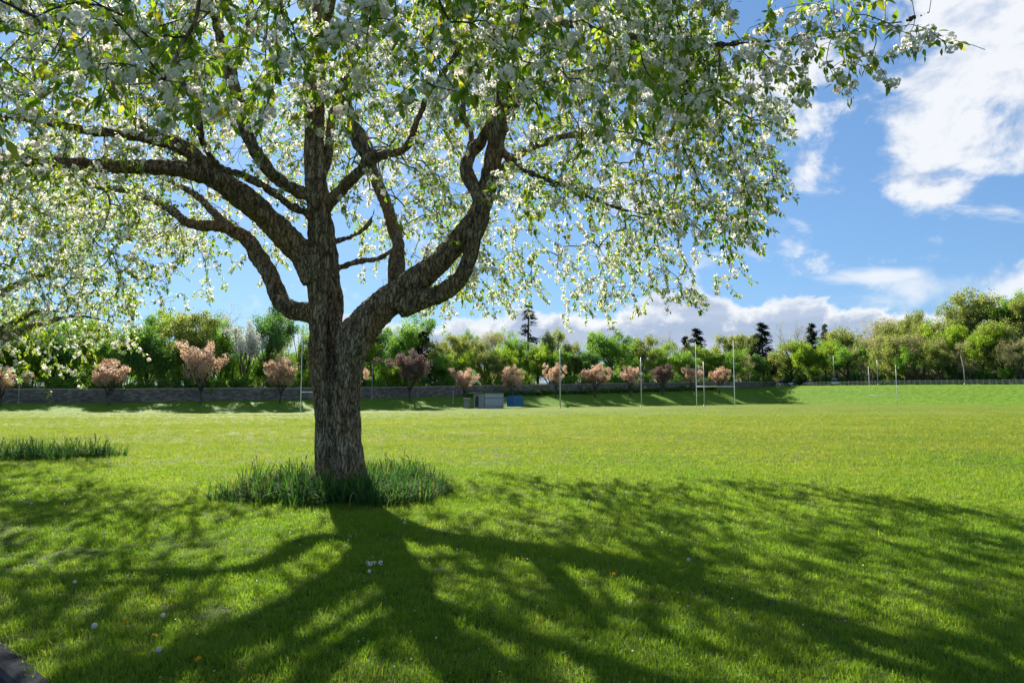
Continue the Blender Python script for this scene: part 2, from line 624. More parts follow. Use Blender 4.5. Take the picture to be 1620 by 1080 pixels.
ap = axis(0, 26, .6, 270, 2.2, 3500)
A = np.array(sorted(set([-v for v in ap if v > 0] + ap)))
B = np.array(axis(0, 26, .5, 320, 2.2, 3500))
AA, BB = np.meshgrid(A, B)
XX = KP[0] + AA * KD[0] + BB * KN[0]
YY = KP[1] + AA * KD[1] + BB * KN[1]
ZZ = terrain(XX, YY)
ZZ = ZZ * 1.0
ZZ[BB < .01] = -.012
na, nb = len(A), len(B)
idx = np.arange(na * nb).reshape(nb, na)
quads = np.stack([idx[:-1, :-1], idx[:-1, 1:], idx[1:, 1:], idx[1:, :-1]], axis=2).reshape(-1, 4)
dlv = (F0[0] - XX) * ROWN[0] + (F0[1] - YY) * ROWN[1]
drv = (G0[0] - XX) * FN[0] + (G0[1] - YY) * FN[1]
rough_g = np.clip(np.maximum(dlv, drv) / 1.5 + .3, 0, 1).ravel()
V3 = np.stack([XX, YY, ZZ], axis=2).reshape(-1, 3)
q0 = V3[quads[0]]
if np.cross(q0[1] - q0[0], q0[2] - q0[0])[2] < 0:
    quads = quads[:, ::-1]
floor_g = np.clip(np.maximum(dlv - 15.5, drv - 18.5) / 1.5, 0, 1).ravel()
link("lawn", np_mesh("lawn", V3, quads, {'rough_grass': rough_g, 'wood_floor': floor_g, 'thatch': np.clip((34 - YY) / 22, 0, 1).ravel()}, smooth=True), M_lawn, kind='structure')


def strip(b0, b1, z, name, mat):
    a = np.array([-400, -60, -20, -8, 0, 8, 20, 60, 400.])
    v, f = [], []
    for i, t in enumerate(a):
        for b in (b0, b1):
            p = KP + t * KD + b * KN
            v.append((p[0], p[1], z))
    for i in range(len(a) - 1):
        q = (2 * i, 2 * i + 2, 2 * i + 3, 2 * i + 1)
        f.append(q)
    me = bpy.data.meshes.new(name)
    me.from_pydata(v, [], f)
    me.update()
    if me.polygons[0].normal.z < 0:
        me.flip_normals()
    return link(name, me, mat, kind='structure')


strip(-7.0, -.06, -.115, "road", M_asphalt)
strip(-400, -7.0, -.10, "verge", M_lawn)

# kerb of separate stones with open joints
kerb = thing("kerb", "weathered concrete kerb between the road and the lawn", "kerb", (KP[0], KP[1], 0), math.atan2(KD[1], KD[0]))
sgn = 1 if (Matrix.Rotation(math.atan2(KD[1], KD[0]), 2) @ Vector((0, 1))).dot(Vector(KN)) > 0 else -1
for i in range(-9, 8):
    L = .905
    x0 = i * .915 + .28
    prof = [(0.0, -.3), (0.0, .012), (.075, .012), (.105, .004), (.125, -.02), (.14, -.3)]
    v, f = [], []
    nx = 5
    for a_ in range(nx):
        x = x0 + L * a_ / (nx - 1)
        ins = .006 if a_ in (0, nx - 1) else 0
        for (b_, z_) in prof:
            j = (rnd.random() - .5) * .006
            v.append((x, -sgn * (b_ + (j if b_ > 0 else 0)), z_ + j - (ins if z_ > -.1 else 0)))
    np_ = len(prof)
    for a_ in range(nx - 1):
        for k in range(np_ - 1):
            f.append((a_ * np_ + k, (a_ + 1) * np_ + k, (a_ + 1) * np_ + k + 1, a_ * np_ + k + 1))
    f.append(tuple(range(np_)))
    f.append(tuple((nx - 1) * np_ + k for k in reversed(range(np_))))
    MB().raw(v, f).build("kerb_stone", M_kerb, kerb)

# ------------------------------------------------------------------ the white cherry: templates
def leaf_template(n=5, fold=.25, droop=.5):
    """leaf along +Y, length 1"""
    ys = np.linspace(0, 1, n)
    wd = np.interp(ys, [0, .12, .35, .6, .85, 1], [.01, .06, .22, .235, .10, .0])
    v = []
    for y, wv in zip(ys, wd):
        z = -droop * .5 * y * y
        v += [(-wv, y - .12 * wv, z + fold * wv), (0, y, z), (wv, y - .12 * wv, z + fold * wv)]
    f = []
    for i in range(n - 1):
        a = 3 * i
        f += [(a, a + 1, a + 4), (a, a + 4, a + 3), (a + 1, a + 2, a + 5), (a + 1, a + 5, a + 4)]
    return np.array(v), np.array(f)


LEAF_HI = leaf_template(5)
LEAF_LO = leaf_template(3)


def flower_verts(r, rings, rr):
    """one double flower facing +Z"""
    v, f = [], []
    for (np_, tilt, ln, wd) in rings:
        off = rr.random() * 6.28
        for k in range(np_):
            a = off + 2 * math.pi * k / np_ + rr.uniform(-.15, .15)
            tl = tilt + rr.uniform(-.2, .2)
            ca, sa = math.cos(a), math.sin(a)
            d = Vector((ca * math.cos(tl), sa * math.cos(tl), math.sin(tl)))
            s = Vector((-sa, ca, 0))
            up = d.cross(s) * -1
            b = len(v)
            tip = d * ln * r + up * (-.12 * r)
            midp = d * ln * r * .58 + up * (.10 * r)
            v += [Vector((0, 0, 0)), midp - s * wd * r, tip, midp + s * wd * r]
            f += [(b, b + 1, b + 2), (b, b + 2, b + 3)]
    return v, f


def blossom_template(nf, rings, rad, fr, seed):
    rr = random.Random(seed)
    V, F = [], []
    for i in range(nf):
        z = 1 - 1.75 * (i + .5) / nf
        a = i * 2.39996 + rr.uniform(-.3, .3)
        s = math.sqrt(max(0, 1 - z * z))
        d = Vector((s * math.cos(a), s * math.sin(a), -z * .85)).normalized()
        c = d * rad * rr.uniform(.75, 1.1) + Vector((0, 0, -rad * .75))
        q = (d + Vector((rr.uniform(-.3, .3), rr.uniform(-.3, .3), rr.uniform(-.4, .1)))).to_track_quat('Z', 'Y')
        fv, ff = flower_verts(fr * rr.uniform(.85, 1.15), rings, rr)
        b = len(V)
        V += [q @ x + c for x in fv]
        F += [(x + b, y + b, z_ + b) for x, y, z_ in ff]
    return np.array([tuple(x) for x in V]), np.array(F)


HI_R = [(6, .15, 1, .42), (5, .62, .82, .36), (3, 1.1, .6, .3)]
LO_R = [(5, .25, 1, .5), (3, .8, .75, .42)]
BLOS_HI = [blossom_template(9, HI_R, .038, .024, 11 + i) for i in range(5)]
BLOS_LO = [blossom_template(6, LO_R, .036, .030, 31 + i) for i in range(4)]


def bez(p0, c1, c2, p3, n):
    t = np.linspace(0, 1, n + 1)[:, None]
    return (1 - t) ** 3 * p0 + 3 * (1 - t) ** 2 * t * c1 + 3 * (1 - t) * t * t * c2 + t ** 3 * p3


def smooth_path(pts, rad, step=.10):
    """Catmull-Rom through the traced points of a limb"""
    P = np.array(pts, float)
    r = np.array(rad, float)
    P2 = np.vstack([2 * P[0] - P[1], P, 2 * P[-1] - P[-2]])
    op, orr = [], []
    for i in range(1, len(P2) - 2):
        L = np.linalg.norm(P2[i + 1] - P2[i])
        n = max(2, int(L / step))
        for k in range(n):
            t = k / n
            a, b, c, d = P2[i - 1], P2[i], P2[i + 1], P2[i + 2]
            op.append(.5 * (2 * b + (c - a) * t + (2 * a - 5 * b + 4 * c - d) * t * t + (3 * b - a - 3 * c + d) * t ** 3))
            orr.append(r[i - 1] * (1 - t) + r[i] * t)
    op.append(P[-1]); orr.append(r[-1])
    return np.array(op), np.array(orr)


class Cherry:
    """limbs given, crown grown from them towards points of the crown"""
    def __init__(self, centre, seed):
        self.c = np.array(centre, float)
        self.rg = np.random.default_rng(seed)
        self.pos, self.dir, self.par, self.plen, self.lim = [], [], [], [], []
        self.limbs = []
        self.paths = []
        self.bare = set()

    def limb(self, pts, rad, wood=True):
        p, r = smooth_path(pts, rad)
        self.limbs.append((p, r, wood))
        for i in range(len(p)):
            self.pos.append(p[i])
            self.dir.append(unit(p[min(i + 1, len(p) - 1)] - p[max(i - 1, 0)]))
            self.par.append(-1)
            self.plen.append(0 if r[i] < .09 else .35)
            self.lim.append(True)

    def grow(self, pts, droop=.8, hang=(.15, .55), bare=0.0, finish=True):
        rg = self.rg
        P = np.array(self.pos)
        d0 = np.array([np.min(np.linalg.norm(P - p, axis=1)) for p in pts])
        cap = 160000
        buf = np.zeros((cap, 3)); buf[:len(P)] = P
        pl = np.zeros(cap); pl[:len(P)] = self.plen
        n = len(P)
        for k in np.argsort(d0):
            p = pts[k]
            dv = p - buf[:n]
            dist = np.linalg.norm(dv, axis=1)
            cost = dist * (1 + .35 * np.clip(-dv[:, 2] / (dist + 1e-6), -1, 1)) + .22 * pl[:n]
            j = int(np.argmin(cost))
            L = dist[j]
            if L < .08 or L > 4.5:
                continue
            a = buf[j]
            tow = dv[j] / L
            outw = p - self.c
            outw[2] = 0
            outw = unit(outw)
            c1 = a + L * .42 * unit(.55 * np.array(self.dir[j]) + tow + np.array([0, 0, .35]) + rg.normal(0, .18, 3))
            endd = unit(.7 * tow + .45 * outw + np.array([0, 0, -droop]) + rg.normal(0, .25, 3))
            c2 = p - L * .36 * endd
            m = max(2, int(L / .13))
            pa = bez(a, c1, c2, p, m)
            pa[1:-1] += rg.normal(0, .010 + .006 * L, pa[1:-1].shape)
            h = rg.uniform(*hang)
            e, q = endd.copy(), p.copy()
            tail = []
            for s in range(int(h / .1)):
                e = unit(e + np.array([0, 0, -.10 * droop]) + .06 * outw + rg.normal(0, .10, 3))
                q = q + e * .1
                tail.append(q)
            full = np.vstack([pa, tail]) if tail else pa
            ids = []
            prev = j
            for i in range(1, len(full)):
                buf[n] = full[i]
                pl[n] = pl[prev] + np.linalg.norm(full[i] - full[i - 1])
                self.pos.append(full[i])
                self.dir.append(unit(full[i] - full[i - 1]))
                self.par.append(prev)
                self.lim.append(False)
                ids.append(n)
                prev = n
                n += 1
            self.paths.append((j, ids))
            if rg.random() < bare:
                self.bare.add(len(self.paths) - 1)
        self.plen = list(pl[:n])
        if not finish:
            return
        self.pos = np.array(self.pos)
        self.dir = np.array(self.dir)
        self.par = np.array(self.par)
        # pipe model: thickness from the shoots each stretch carries
        N = len(self.pos)
        acc = np.zeros(N)
        haschild = np.zeros(N, bool)
        for i in range(N):
            if self.par[i] >= 0:
                haschild[self.par[i]] = True
        for i in range(N - 1, -1, -1):
            if self.lim[i]:
                continue
            if not haschild[i]:
                acc[i] = .0027 ** 2.25
            acc[i] += 1.2e-8
            if self.par[i] >= 0:
                acc[self.par[i]] += acc[i]
        self.rad = acc ** (1 / 2.25)

    def tube_arrays(self, pths, sides=4):
        mb = MB()
        for j, ids in pths:
            r0 = min(self.rad[ids[0]] * 1.15, .05)
            pts = [self.pos[j]] + [self.pos[i] for i in ids]
            rr = [r0] + [self.rad[i] for i in ids]
            mb.tube(pts, rr, sides, cap=False)
        return mb


def build_wood(name, tree, parent, voxel, mat, extra=None, groove=None):
    mb = MB()
    for p, r, wood in tree.limbs:
        if wood:
            mb.tube(p, r, 16)
    if extra:
        extra(mb)
    me = mb.mesh(name + "_raw")
    tmp = bpy.data.objects.new("tmp", me)
    col.objects.link(tmp)
    md = tmp.modifiers.new("r", 'REMESH')
    md.mode = 'VOXEL'
    md.voxel_size = voxel
    sm = tmp.modifiers.new("s", 'SMOOTH')
    sm.iterations = 5
    sm.factor = .5
    dg = bpy.context.evaluated_depsgraph_get()
    me2 = bpy.data.meshes.new_from_object(tmp.evaluated_get(dg))
    bpy.data.objects.remove(tmp)
    bpy.data.meshes.remove(me)
    n = len(me2.vertices)
    co = np.zeros(n * 3, np.float32); me2.vertices.foreach_get('co', co); co = co.reshape(-1, 3)
    no = np.zeros(n * 3, np.float32); me2.vertices.foreach_get('normal', no); no = no.reshape(-1, 3)
    dsp = np.zeros(n)
    for i in range(n):
        x, y, z = (float(t) for t in co[i])
        q = Vector((x * 11, y * 11, z * 3.2))
        a = 1 - abs(mnoise.noise(q)) * 2
        b = mnoise.noise(Vector((x * 26, y * 26, z * 10)))
        c = mnoise.noise(Vector((x * 3.1, y * 3.1, z * 2.6)))
        e = 1 - abs(mnoise.noise(Vector((x * 6.5 + 3, y * 6.5, z * 1.3)))) * 2.2
        dsp[i] = .014 * (a - .6) + .008 * b + .016 * c + .020 * (min(e, .85) - .7)
        if groove is not None and no[i][1] < -.15:
            dsp[i] += groove(x, z)
    co += no * dsp[:, None].astype(np.float32)
    me2.vertices.foreach_set('co', co.ravel())
    me2.polygons.foreach_set('use_smooth', np.ones(len(me2.polygons), bool))
    me2.name = name
    me2.update()
    return link(name, me2, mat, parent)


def foliage(tree, parent, keep=None, spacing=.092, flower_p=.51, near=7.0, n_parts=300, leaf_len=.086):
    rg = tree.rg
    sp, sd = [], []
    for pi, (j, ids) in enumerate(tree.paths):
        if pi in tree.bare:
            continue
        P = np.vstack([tree.pos[[j]], tree.pos[ids]])
        seg = np.linalg.norm(np.diff(P, axis=0), axis=1)
        cum = np.concatenate([[0], np.cumsum(seg)])
        tot = cum[-1]
        s = rg.uniform(.05, .2) + tot * .12
        while s < tot:
            i = min(np.searchsorted(cum, s) - 1, len(seg) - 1)
            i = max(i, 0)
            f = (s - cum[i]) / (seg[i] + 1e-9)
            if tree.rad[ids[i]] < .011:
                sp.append(P[i] * (1 - f) + P[i + 1] * f)
                sd.append(unit(P[i + 1] - P[i]))
            s += spacing * rg.uniform(.6, 1.5)
        sp.append(P[-1]); sd.append(unit(P[-1] - P[-2]))
    sp, sd = np.array(sp), np.array(sd)
    if keep is not None:
        k = keep(sp)
        sp, sd = sp[k], sd[k]
    n = len(sp)
    px, py, zc = project(sp)
    depth = np.where((sp[:, 1] > .5), zc, 20.0)
    # blossom patches follow a slow noise so that white and green run in clusters
    pn = np.array([mnoise.noise(Vector(tuple(float(c) for c in q * .9))) for q in sp])
    has_f = rg.random(n) < np.clip(flower_p + .55 * pn, .12, .95)
    nl = rg.integers(3, 7, n)
    nl = np.where(has_f, np.maximum(1, nl - 2), nl)
    rep = np.repeat(np.arange(n), nl)
    m = len(rep)
    dirs = unit(sd[rep] * .55 + rg.normal(0, .62, (m, 3)) + np.array([0, 0, -.42]))
    ups = unit(rg.normal(0, .45, (m, 3)) + np.array([0, 0, 1]))
    rot = basis(dirs, ups)
    pos = sp[rep] + dirs * .02 + rg.normal(0, .012, (m, 3))
    scl = leaf_len * rg.uniform(.55, 1.25, m)
    tone = rg.random(m)
    ldep = depth[rep]
    inf = (px[rep] > -30) & (px[rep] < 1650) & (py[rep] > -30)
    # blossom
    fi = np.where(has_f)[0]
    fp = sp[fi] + rg.normal(0, .02, (len(fi), 3))
    up2 = unit(rg.normal(0, .35, (len(fi), 3)) + np.array([0, 0, 1.0]))
    frot = basis(unit(np.cross(up2, rg.normal(0, 1, (len(fi), 3)))), up2)
    fscl = rg.uniform(.6, 1.15, len(fi))
    ftone = rg.random(len(fi)) * .75
    fdep = depth[fi]
    finf = (px[fi] > -30) & (px[fi] < 1650) & (py[fi] > -30)

    def pick(dep, sizes, inside):
        sc_ = np.where(inside, sizes / dep, 0)
        o = np.argsort(-sc_)[:n_parts]
        o = o[sc_[o] > 0]
        mk = np.zeros(len(dep), bool)
        mk[o] = True
        return mk
    lsel = pick(ldep, scl, inf) if n_parts else np.zeros(m, bool)
    fsel = pick(fdep, fscl, finf) if n_parts else np.zeros(len(fi), bool)

    def place(name, meshes, pos_, rot_, scl_, mat):
        for i in range(len(pos_)):
            M = Matrix(rot_[i].tolist()).to_4x4()
            M = Matrix.Translation(Vector(pos_[i] - np.array(parent.location))) @ M @ Matrix.Scale(float(scl_[i]), 4)
            o = bpy.data.objects.new(name, meshes[i % len(meshes)])
            col.objects.link(o)
            o.parent = parent
            o.matrix_local = M
    off = np.array(parent.location)
    if n_parts:
        lm = []
        for k in range(6):
            tv, tf = leaf_template(5, fold=.15 + .05 * k, droop=.2 + .14 * k)
            me = np_mesh("leaf", tv, tf, {'tone': np.full(len(tv), k / 6)}, True)
            me.materials.append(M_leaf)
            lm.append(me)
        place("leaf", lm, pos[lsel], rot[lsel], scl[lsel], M_leaf)
        bm_ = []
        for k, (tv, tf) in enumerate(BLOS_HI):
            me = np_mesh("blossom_cluster", tv, tf, {'tone': np.full(len(tv), k / 8)})
            me.materials.append(M_petal)
            bm_.append(me)
        place("blossom_cluster", bm_, fp[fsel], frot[fsel], fscl[fsel], M_petal)
    hi = (ldep < near) & ~lsel
    lo = (ldep >= near) & ~lsel
    v, f, t = merge([scatter(*LEAF_HI, pos[hi] - off, rot[hi], scl[hi], tone[hi]), scatter(*LEAF_LO, pos[lo] - off, rot[lo], scl[lo] * 1.05, tone[lo])])
    link("foliage", np_mesh("foliage", v, f, {'tone': t}, True), M_leaf, parent, 'stuff')
    parts = []
    for dsel, tmpl in (((fdep < near) & ~fsel, BLOS_HI), ((fdep >= near) & ~fsel, BLOS_LO)):
        ii = np.where(dsel)[0]
        for k, (tv, tf) in enumerate(tmpl):
            s = ii[k::len(tmpl)]
            if len(s):
                parts.append(scatter(tv, tf, fp[s] - off, frot[s], fscl[s], ftone[s]))
    v, f, t = merge(parts)
    link("blossom", np_mesh("blossom", v, f, {'tone': t}), M_petal, parent, 'stuff')
    print("cherry shoots", n, "leaves", m, "blossom", len(fi), "verts", len(v))


def wood_parts(tree, parent, thick=.011, most=260):
    big, small = [], []
    for pth in tree.paths:
        (big if tree.rad[pth[1][0]] > thick else small).append(pth)
    big.sort(key=lambda p: -tree.rad[p[1][0]])
    small += big[most:]
    off = Vector(parent.location)
    for pth in big[:most]:
        mb = tree.tube_arrays([pth], 7)
        mb.v = [tuple(Vector(q) - off) for q in mb.v]
        mb.build("branch", M_bark, parent, True)
    mb = tree.tube_arrays(small, 4)
    v = np.array(mb.v) - np.array(off)
    link("twigs", np_mesh("twigs", v, np.array(mb.f), None, True), M_twig, parent, 'stuff')


def P(px, py, Y, wpx):
    return tuple(at(px, py, Y)), wpx * .475 * Y / 1080


TREE_AT = Vector((-2.7, 10.8, 0))
T1 = Cherry((TREE_AT.x, TREE_AT.y + .1, 3), 21)


def L(*pts, wood=True):
    pp = [P(*q) for q in pts]
    T1.limb([p for p, r in pp], [r for p, r in pp], wood)


# two fused stems
L((527, 800, 10.8, 92), (526, 770, 10.8, 84), (527, 740, 10.8, 62), (526, 690, 10.8, 57), (524, 640, 10.8, 55), (519, 590, 10.8, 60), (515, 550, 10.8, 57), (515, 515, 10.8, 55),
  (516, 480, 10.8, 55), (512, 440, 10.8, 56), (511, 400, 10.75, 48), (506, 340, 10.7, 41), (501, 290, 10.65, 37), (496, 230, 10.6, 36), (498, 170, 10.5, 34),
  (501, 110, 10.4, 31), (506, 50, 10.3, 28), (512, -20, 10.2, 24), (520, -120, 10.1, 19), (532, -210, 10.0, 12))
L((552, 800, 10.74, 84), (551, 770, 10.74, 76), (548, 740, 10.73, 62), (545, 690, 10.72, 54), (544, 640, 10.71, 53), (547, 590, 10.7, 56), (553, 556, 10.66, 60), (567, 526, 10.64, 62),
  (597, 492, 10.66, 56), (650, 450, 10.6, 46), (692, 417, 10.55, 40), (730, 374, 10.5, 37), (757, 338, 10.45, 35), (773, 290, 10.4, 33), (784, 230, 10.25, 30),
  (792, 180, 10.1, 30), (801, 125, 9.9, 26), (815, 60, 9.6, 22), (835, -20, 9.3, 18), (865, -110, 9.0, 13))
# low limb on the outer left
L((505, 497, 10.8, 40), (470, 492, 10.85, 33), (447, 480, 10.9, 30), (436, 456, 10.95, 30), (424, 428, 11.0, 29), (406, 402, 11.1, 28), (392, 380, 11.2, 26), (368, 365, 11.3, 23),
  (340, 358, 11.4, 20), (312, 357, 11.5, 18), (290, 348, 11.7, 16), (272, 333, 11.9, 14), (240, 316, 12.2, 12), (200, 303, 12.6, 10), (150, 296, 13.0, 7))
L((368, 365, 11.3, 20), (342, 340, 11.6, 14), (312, 310, 12.0, 12), (280, 292, 12.5, 9), (240, 270, 13.0, 7), wood=True)
# great left limb
L((503, 440, 10.75, 56), (483, 408, 10.65, 48), (455, 378, 10.5, 44), (418, 340, 10.3, 42), (372, 303, 10.05, 41), (335, 280, 9.85, 38), (285, 267, 9.6, 29), (230, 264, 9.4, 25), (180, 263, 9.3, 23),
  (100, 258, 9.1, 20), (40, 254, 8.9, 18), (-40, 247, 8.7, 15), (-150, 238, 8.3, 11), (-260, 240, 7.9, 6))
L((345, 285, 9.9, 32), (312, 250, 9.7, 28), (285, 232, 9.5, 25), (250, 222, 9.3, 22), (215, 215, 9.1, 20), (150, 208, 8.8, 16), (85, 196, 8.4, 12), (10, 186, 8.0, 9), (-80, 180, 7.6, 6))
L((300, 240, 9.6, 20), (262, 215, 9.7, 16), (222, 196, 9.9, 15), (190, 150, 10.0, 16), (140, 95, 9.9, 15), (105, 70, 9.8, 12), (40, 20, 9.5, 9), (-60, -40, 9.2, 6))
# inner left limbs off the central stem
L((504, 352, 10.7, 22), (482, 336, 10.6, 17), (459, 325, 10.4, 15), (422, 298, 10.1, 14), (389, 280, 9.8, 14), (344, 262, 9.4, 14), (318, 215, 9.0, 12), (306, 155, 8.7, 13), (266, 132, 8.3, 14), (228, 118, 8.0, 11), (150, 90, 7.4, 8), (60, 60, 6.8, 5))
L((507, 318, 10.7, 24), (482, 308, 10.5, 22), (455, 294, 10.3, 22), (424, 268, 10.0, 22), (394, 220, 9.7, 22), (380, 175, 9.5, 24), (370, 135, 9.3, 22), (352, 70, 9.0, 18), (325, -10, 8.5, 15), (260, -130, 7.2, 11), (170, -200, 5.8, 7))
L((306, 155, 8.7, 10), (270, 105, 8.6, 14), (236, 70, 8.6, 15), (194, 42, 8.5, 13), (133, 0, 8.3, 10), (40, -70, 8.0, 6))
# right of the central stem
L((512, 335, 10.7, 26), (530, 312, 10.6, 22), (548, 292, 10.5, 20), (568, 272, 10.4, 20), (588, 250, 10.3, 30), (600, 246, 10.25, 20), (632, 240, 10.1, 12), (650, 222, 10.0, 12), (664, 178, 9.8, 12), (690, 135, 9.5, 10), (730, 70, 9.0, 8), (790, -30, 8.3, 5))
L((585, 252, 10.3, 24), (566, 224, 10.3, 22), (556, 190, 10.3, 20), (546, 150, 10.2, 17), (552, 95, 10.1, 13), (575, 30, 9.9, 10), (600, -50, 9.7, 7))
L((500, 300, 10.65, 18), (516, 262, 10.7, 15), (522, 215, 10.8, 14), (528, 170, 10.9, 12), (545, 110, 11.1, 9), (570, 40, 11.4, 6))
# bowed limb under the right one, with a stub end
L((632, 487, 10.62, 40), (668, 474, 10.5, 33), (700, 463, 10.42, 30), (726, 443, 10.36, 29), (741, 414, 10.34, 26), (750, 384, 10.36, 24), (766, 340, 10.4, 22))
L((715, 448, 10.38, 30), (735, 437, 10.33, 22), (739, 431, 10.32, 12))
# elbow on the right limb
L((764, 318, 10.42, 30), (748, 294, 10.42, 24), (737, 266, 10.42, 23), (744, 244, 10.42, 22), (762, 222, 10.36, 20), (776, 196, 10.2, 22), (786, 172, 10.1, 20))
L((742, 248, 10.42, 15), (746, 215, 10.6, 11), (732, 178, 10.8, 10), (738, 148, 11.0, 9), (765, 90, 11.4, 6))
# rear upright
L((630, 480, 10.9, 34), (627, 445, 11.1, 29), (627, 415, 11.2, 27), (630, 388, 11.35, 23), (620, 350, 11.6, 22), (606, 312, 11.9, 20), (590, 270, 12.3, 18), (576, 225, 12.8, 14), (560, 190, 13.4, 10), (540, 165, 14.2, 6))
# thin low branches
L((526, 428, 10.8, 12), (548, 420, 10.9, 11), (568, 413, 11.0, 10), (590, 411, 11.1, 9), (612, 402, 11.3, 7), (640, 372, 11.6, 4))
L((520, 385, 10.8, 10), (545, 378, 10.9, 8), (565, 370, 11.1, 7), (585, 352, 11.3, 6), (592, 330, 11.6, 4))
# out to the right and overhead
L((812, 70, 9.65, 18), (860, 38, 9.0, 15), (920, 42, 8.4, 12), (1000, 58, 7.7, 11), (1100, 72, 7.0, 9), (1200, 66, 6.4, 7), (1300, 58, 5.9, 5), (1400, 42, 5.4, 3.5), (1470, 20, 5.1, 2))
BOUGH = len(T1.limbs) - 1
L((786, 225, 10.25, 16), (815, 262, 10.3, 10), (850, 278, 10.6, 9), (905, 300, 11.0, 7), (980, 330, 11.6, 6), (1060, 345, 12.0, 4))
L((776, 285, 10.4, 16), (830, 240, 11.0, 13), (900, 215, 11.8, 11), (980, 215, 12.6, 8), (1060, 240, 13.2, 5))
L((790, 190, 10.1, 16), (850, 140, 9.9, 13), (940, 110, 9.7, 11), (1040, 120, 9.6, 9), (1130, 150, 9.5, 6), (1190, 190, 9.4, 4))
L((503, 80, 10.3, 20), (540, -60, 9.4, 18), (590, -220, 8.0, 15), (640, -330, 6.4, 12), (660, -330, 5.0, 8), (670, -200, 4.0, 5))
L((830, -10, 9.3, 15), (900, -110, 8.2, 13), (1000, -200, 6.8, 10), (1100, -230, 5.6, 7), (1180, -170, 4.6, 5))
L((506, 40, 10.3, 18), (470, -80, 10.8, 14), (430, -110, 12.0, 11), (400, 0, 14.0, 8), (370, 130, 15.6, 5))
L((512, -20, 10.2, 16), (600, -110, 11.2, 13), (690, -60, 13.0, 10), (760, 90, 15.0, 7), (800, 210, 16.4, 4))
L((325, -10, 8.5, 13), (380, -160, 7.0, 11), (420, -260, 5.5, 8), (430, -180, 4.2, 5))

SIL = [(-400, 540), (60, 520), (150, 500), (250, 484), (330, 470), (400, 446), (452, 432), (480, 400), (500, 330), (560, 330), (575, 440), (615, 452), (640, 440), (660, 492), (720, 505), (800, 490), (880, 500), (930, 500), (1000, 508), (1045, 520),
       (1070, 500), (1150, 480), (1135, 455), (1185, 428), (1165, 405), (1208, 382), (1190, 350), (1228, 322), (1200, 300), (1248, 285), (1215, 235), (1225, 205), (1305, 165), (1262, 135), (1320, 128), (1405, 118), (1400, 95), (1470, 62), (1545, 22),
       (1600, -60), (1700, -900), (-400, -900)]
CLEAR = [[(340, 492), (400, 448), (460, 432), (482, 395), (560, 385), (570, 430), (620, 450), (690, 440), (740, 400), (760, 330), (790, 200), (760, 200), (730, 260), (745, 310), (700, 380), (600, 450), (540, 450), (530, 300), (520, 200), (480, 200), (480, 330), (400, 290), (340, 250), (300, 250), (360, 330), (440, 400), (400, 445), (380, 385), (320, 370), (300, 400), (340, 420)]]


def crown_points(n, centre, rad, ztop, rg, zlow, mask):
    res = []
    tot = 0
    fo = rg.uniform(0, 50)
    while tot < n:
        k = 4000
        a = rg.uniform(0, 2 * math.pi, k)
        rho = np.sqrt(rg.uniform(.02, 1, k))
        lob = 1 + .10 * np.sin(3 * a + 1) + .07 * np.sin(7 * a + 2.2)
        x = centre[0] + rad * lob * rho * np.cos(a)
        y = centre[1] + rad * lob * rho * np.sin(a)
        zt = zlow(1.0, a) + (ztop - zlow(1.0, a)) * np.sqrt(np.clip(1 - rho ** 2.4, 0, 1))
        zb = zlow(rho, a)
        f = rg.random(k)
        shell = rg.random(k) < .55
        f = np.where(shell, 1 - .35 * f ** 1.5, f)
        z = zb + (zt - zb) * f
        pts = np.stack([x, y, z], 1)
        ok = (z > zb) & (zt > zb)
        ok &= mask(pts)
        cl = np.array([mnoise.noise(Vector((float(q[0]) * .62 + fo, float(q[1]) * .62, float(q[2]) * .8))) if o_ else -1 for q, o_ in zip(pts, ok)])
        ok &= cl > rg.uniform(-.30, .12, k)
        res.append(pts[ok])
        tot += ok.sum()
    return np.concatenate(res)[:n]


def zlow1(rho, a):
    return 4.9 - 2.15 * np.asarray(rho) ** 2.6 + .35 * np.sin(4 * a + .6) + .25 * np.sin(9 * a)


def mask1(p):
    px, py, zc = project(p)
    front = (p[:, 1] > 1.2)
    inframe = front & (px > -60) & (px < 1680) & (py > -60)
    ok = in_poly(px, py, SIL)
    ok &= ~((p[:, 1] < 9) & (py > 370))
    for c in CLEAR:
        ok &= ~(in_poly(px, py, c) & (p[:, 1] < 12.5))
    ok &= ~((p[:, 1] < 7.0) & (py > 165 + 30 * np.sin(px * .02)))
    ok &= ~((p[:, 1] < 3.9) & (px > 350) & (px < 1000)) & (p[:, 1] > 3.1)
    ok &= ~((p[:, 1] < 9.5) & (py > 300) & (px < 1000) & (px > 200))
    ok2 = np.where(inframe, ok, (p[:, 2] > 2.9))
    return ok2 & ((p[:, 1] > 2.4) | (p[:, 2] > 3.4))


def near_mask(p):
    px, py, zc = project(p)
    return mask1(p) & (p[:, 1] < 7.2) & (p[:, 1] > 2.5) & (px > -150) & (px < 1650) & (py > -120)


def skirt_mask(p):
    px, py, zc = project(p)
    a = (px > 660) & (px < 1200) & (py > 270) & (py < 525)
    b = (px > 190) & (px < 440) & (py > 360) & (py < 480)
    return mask1(p) & (p[:, 1] > 8.8) & (a | b)


def plume(T, n, mask):
    """more shoots along the outer half of each limb"""
    res = []
    for p, r, wood in T.limbs:
        k = max(4, int(n * len(p) / 60))
        i0 = len(p) // 2
        i = T.rg.integers(i0, len(p), k)
        q = p[i] + T.rg.normal(0, 1, (k, 3)) * np.array([.42, .42, .34]) + np.array([0, 0, -.12])
        res.append(q[mask(q)])
    return np.concatenate(res)


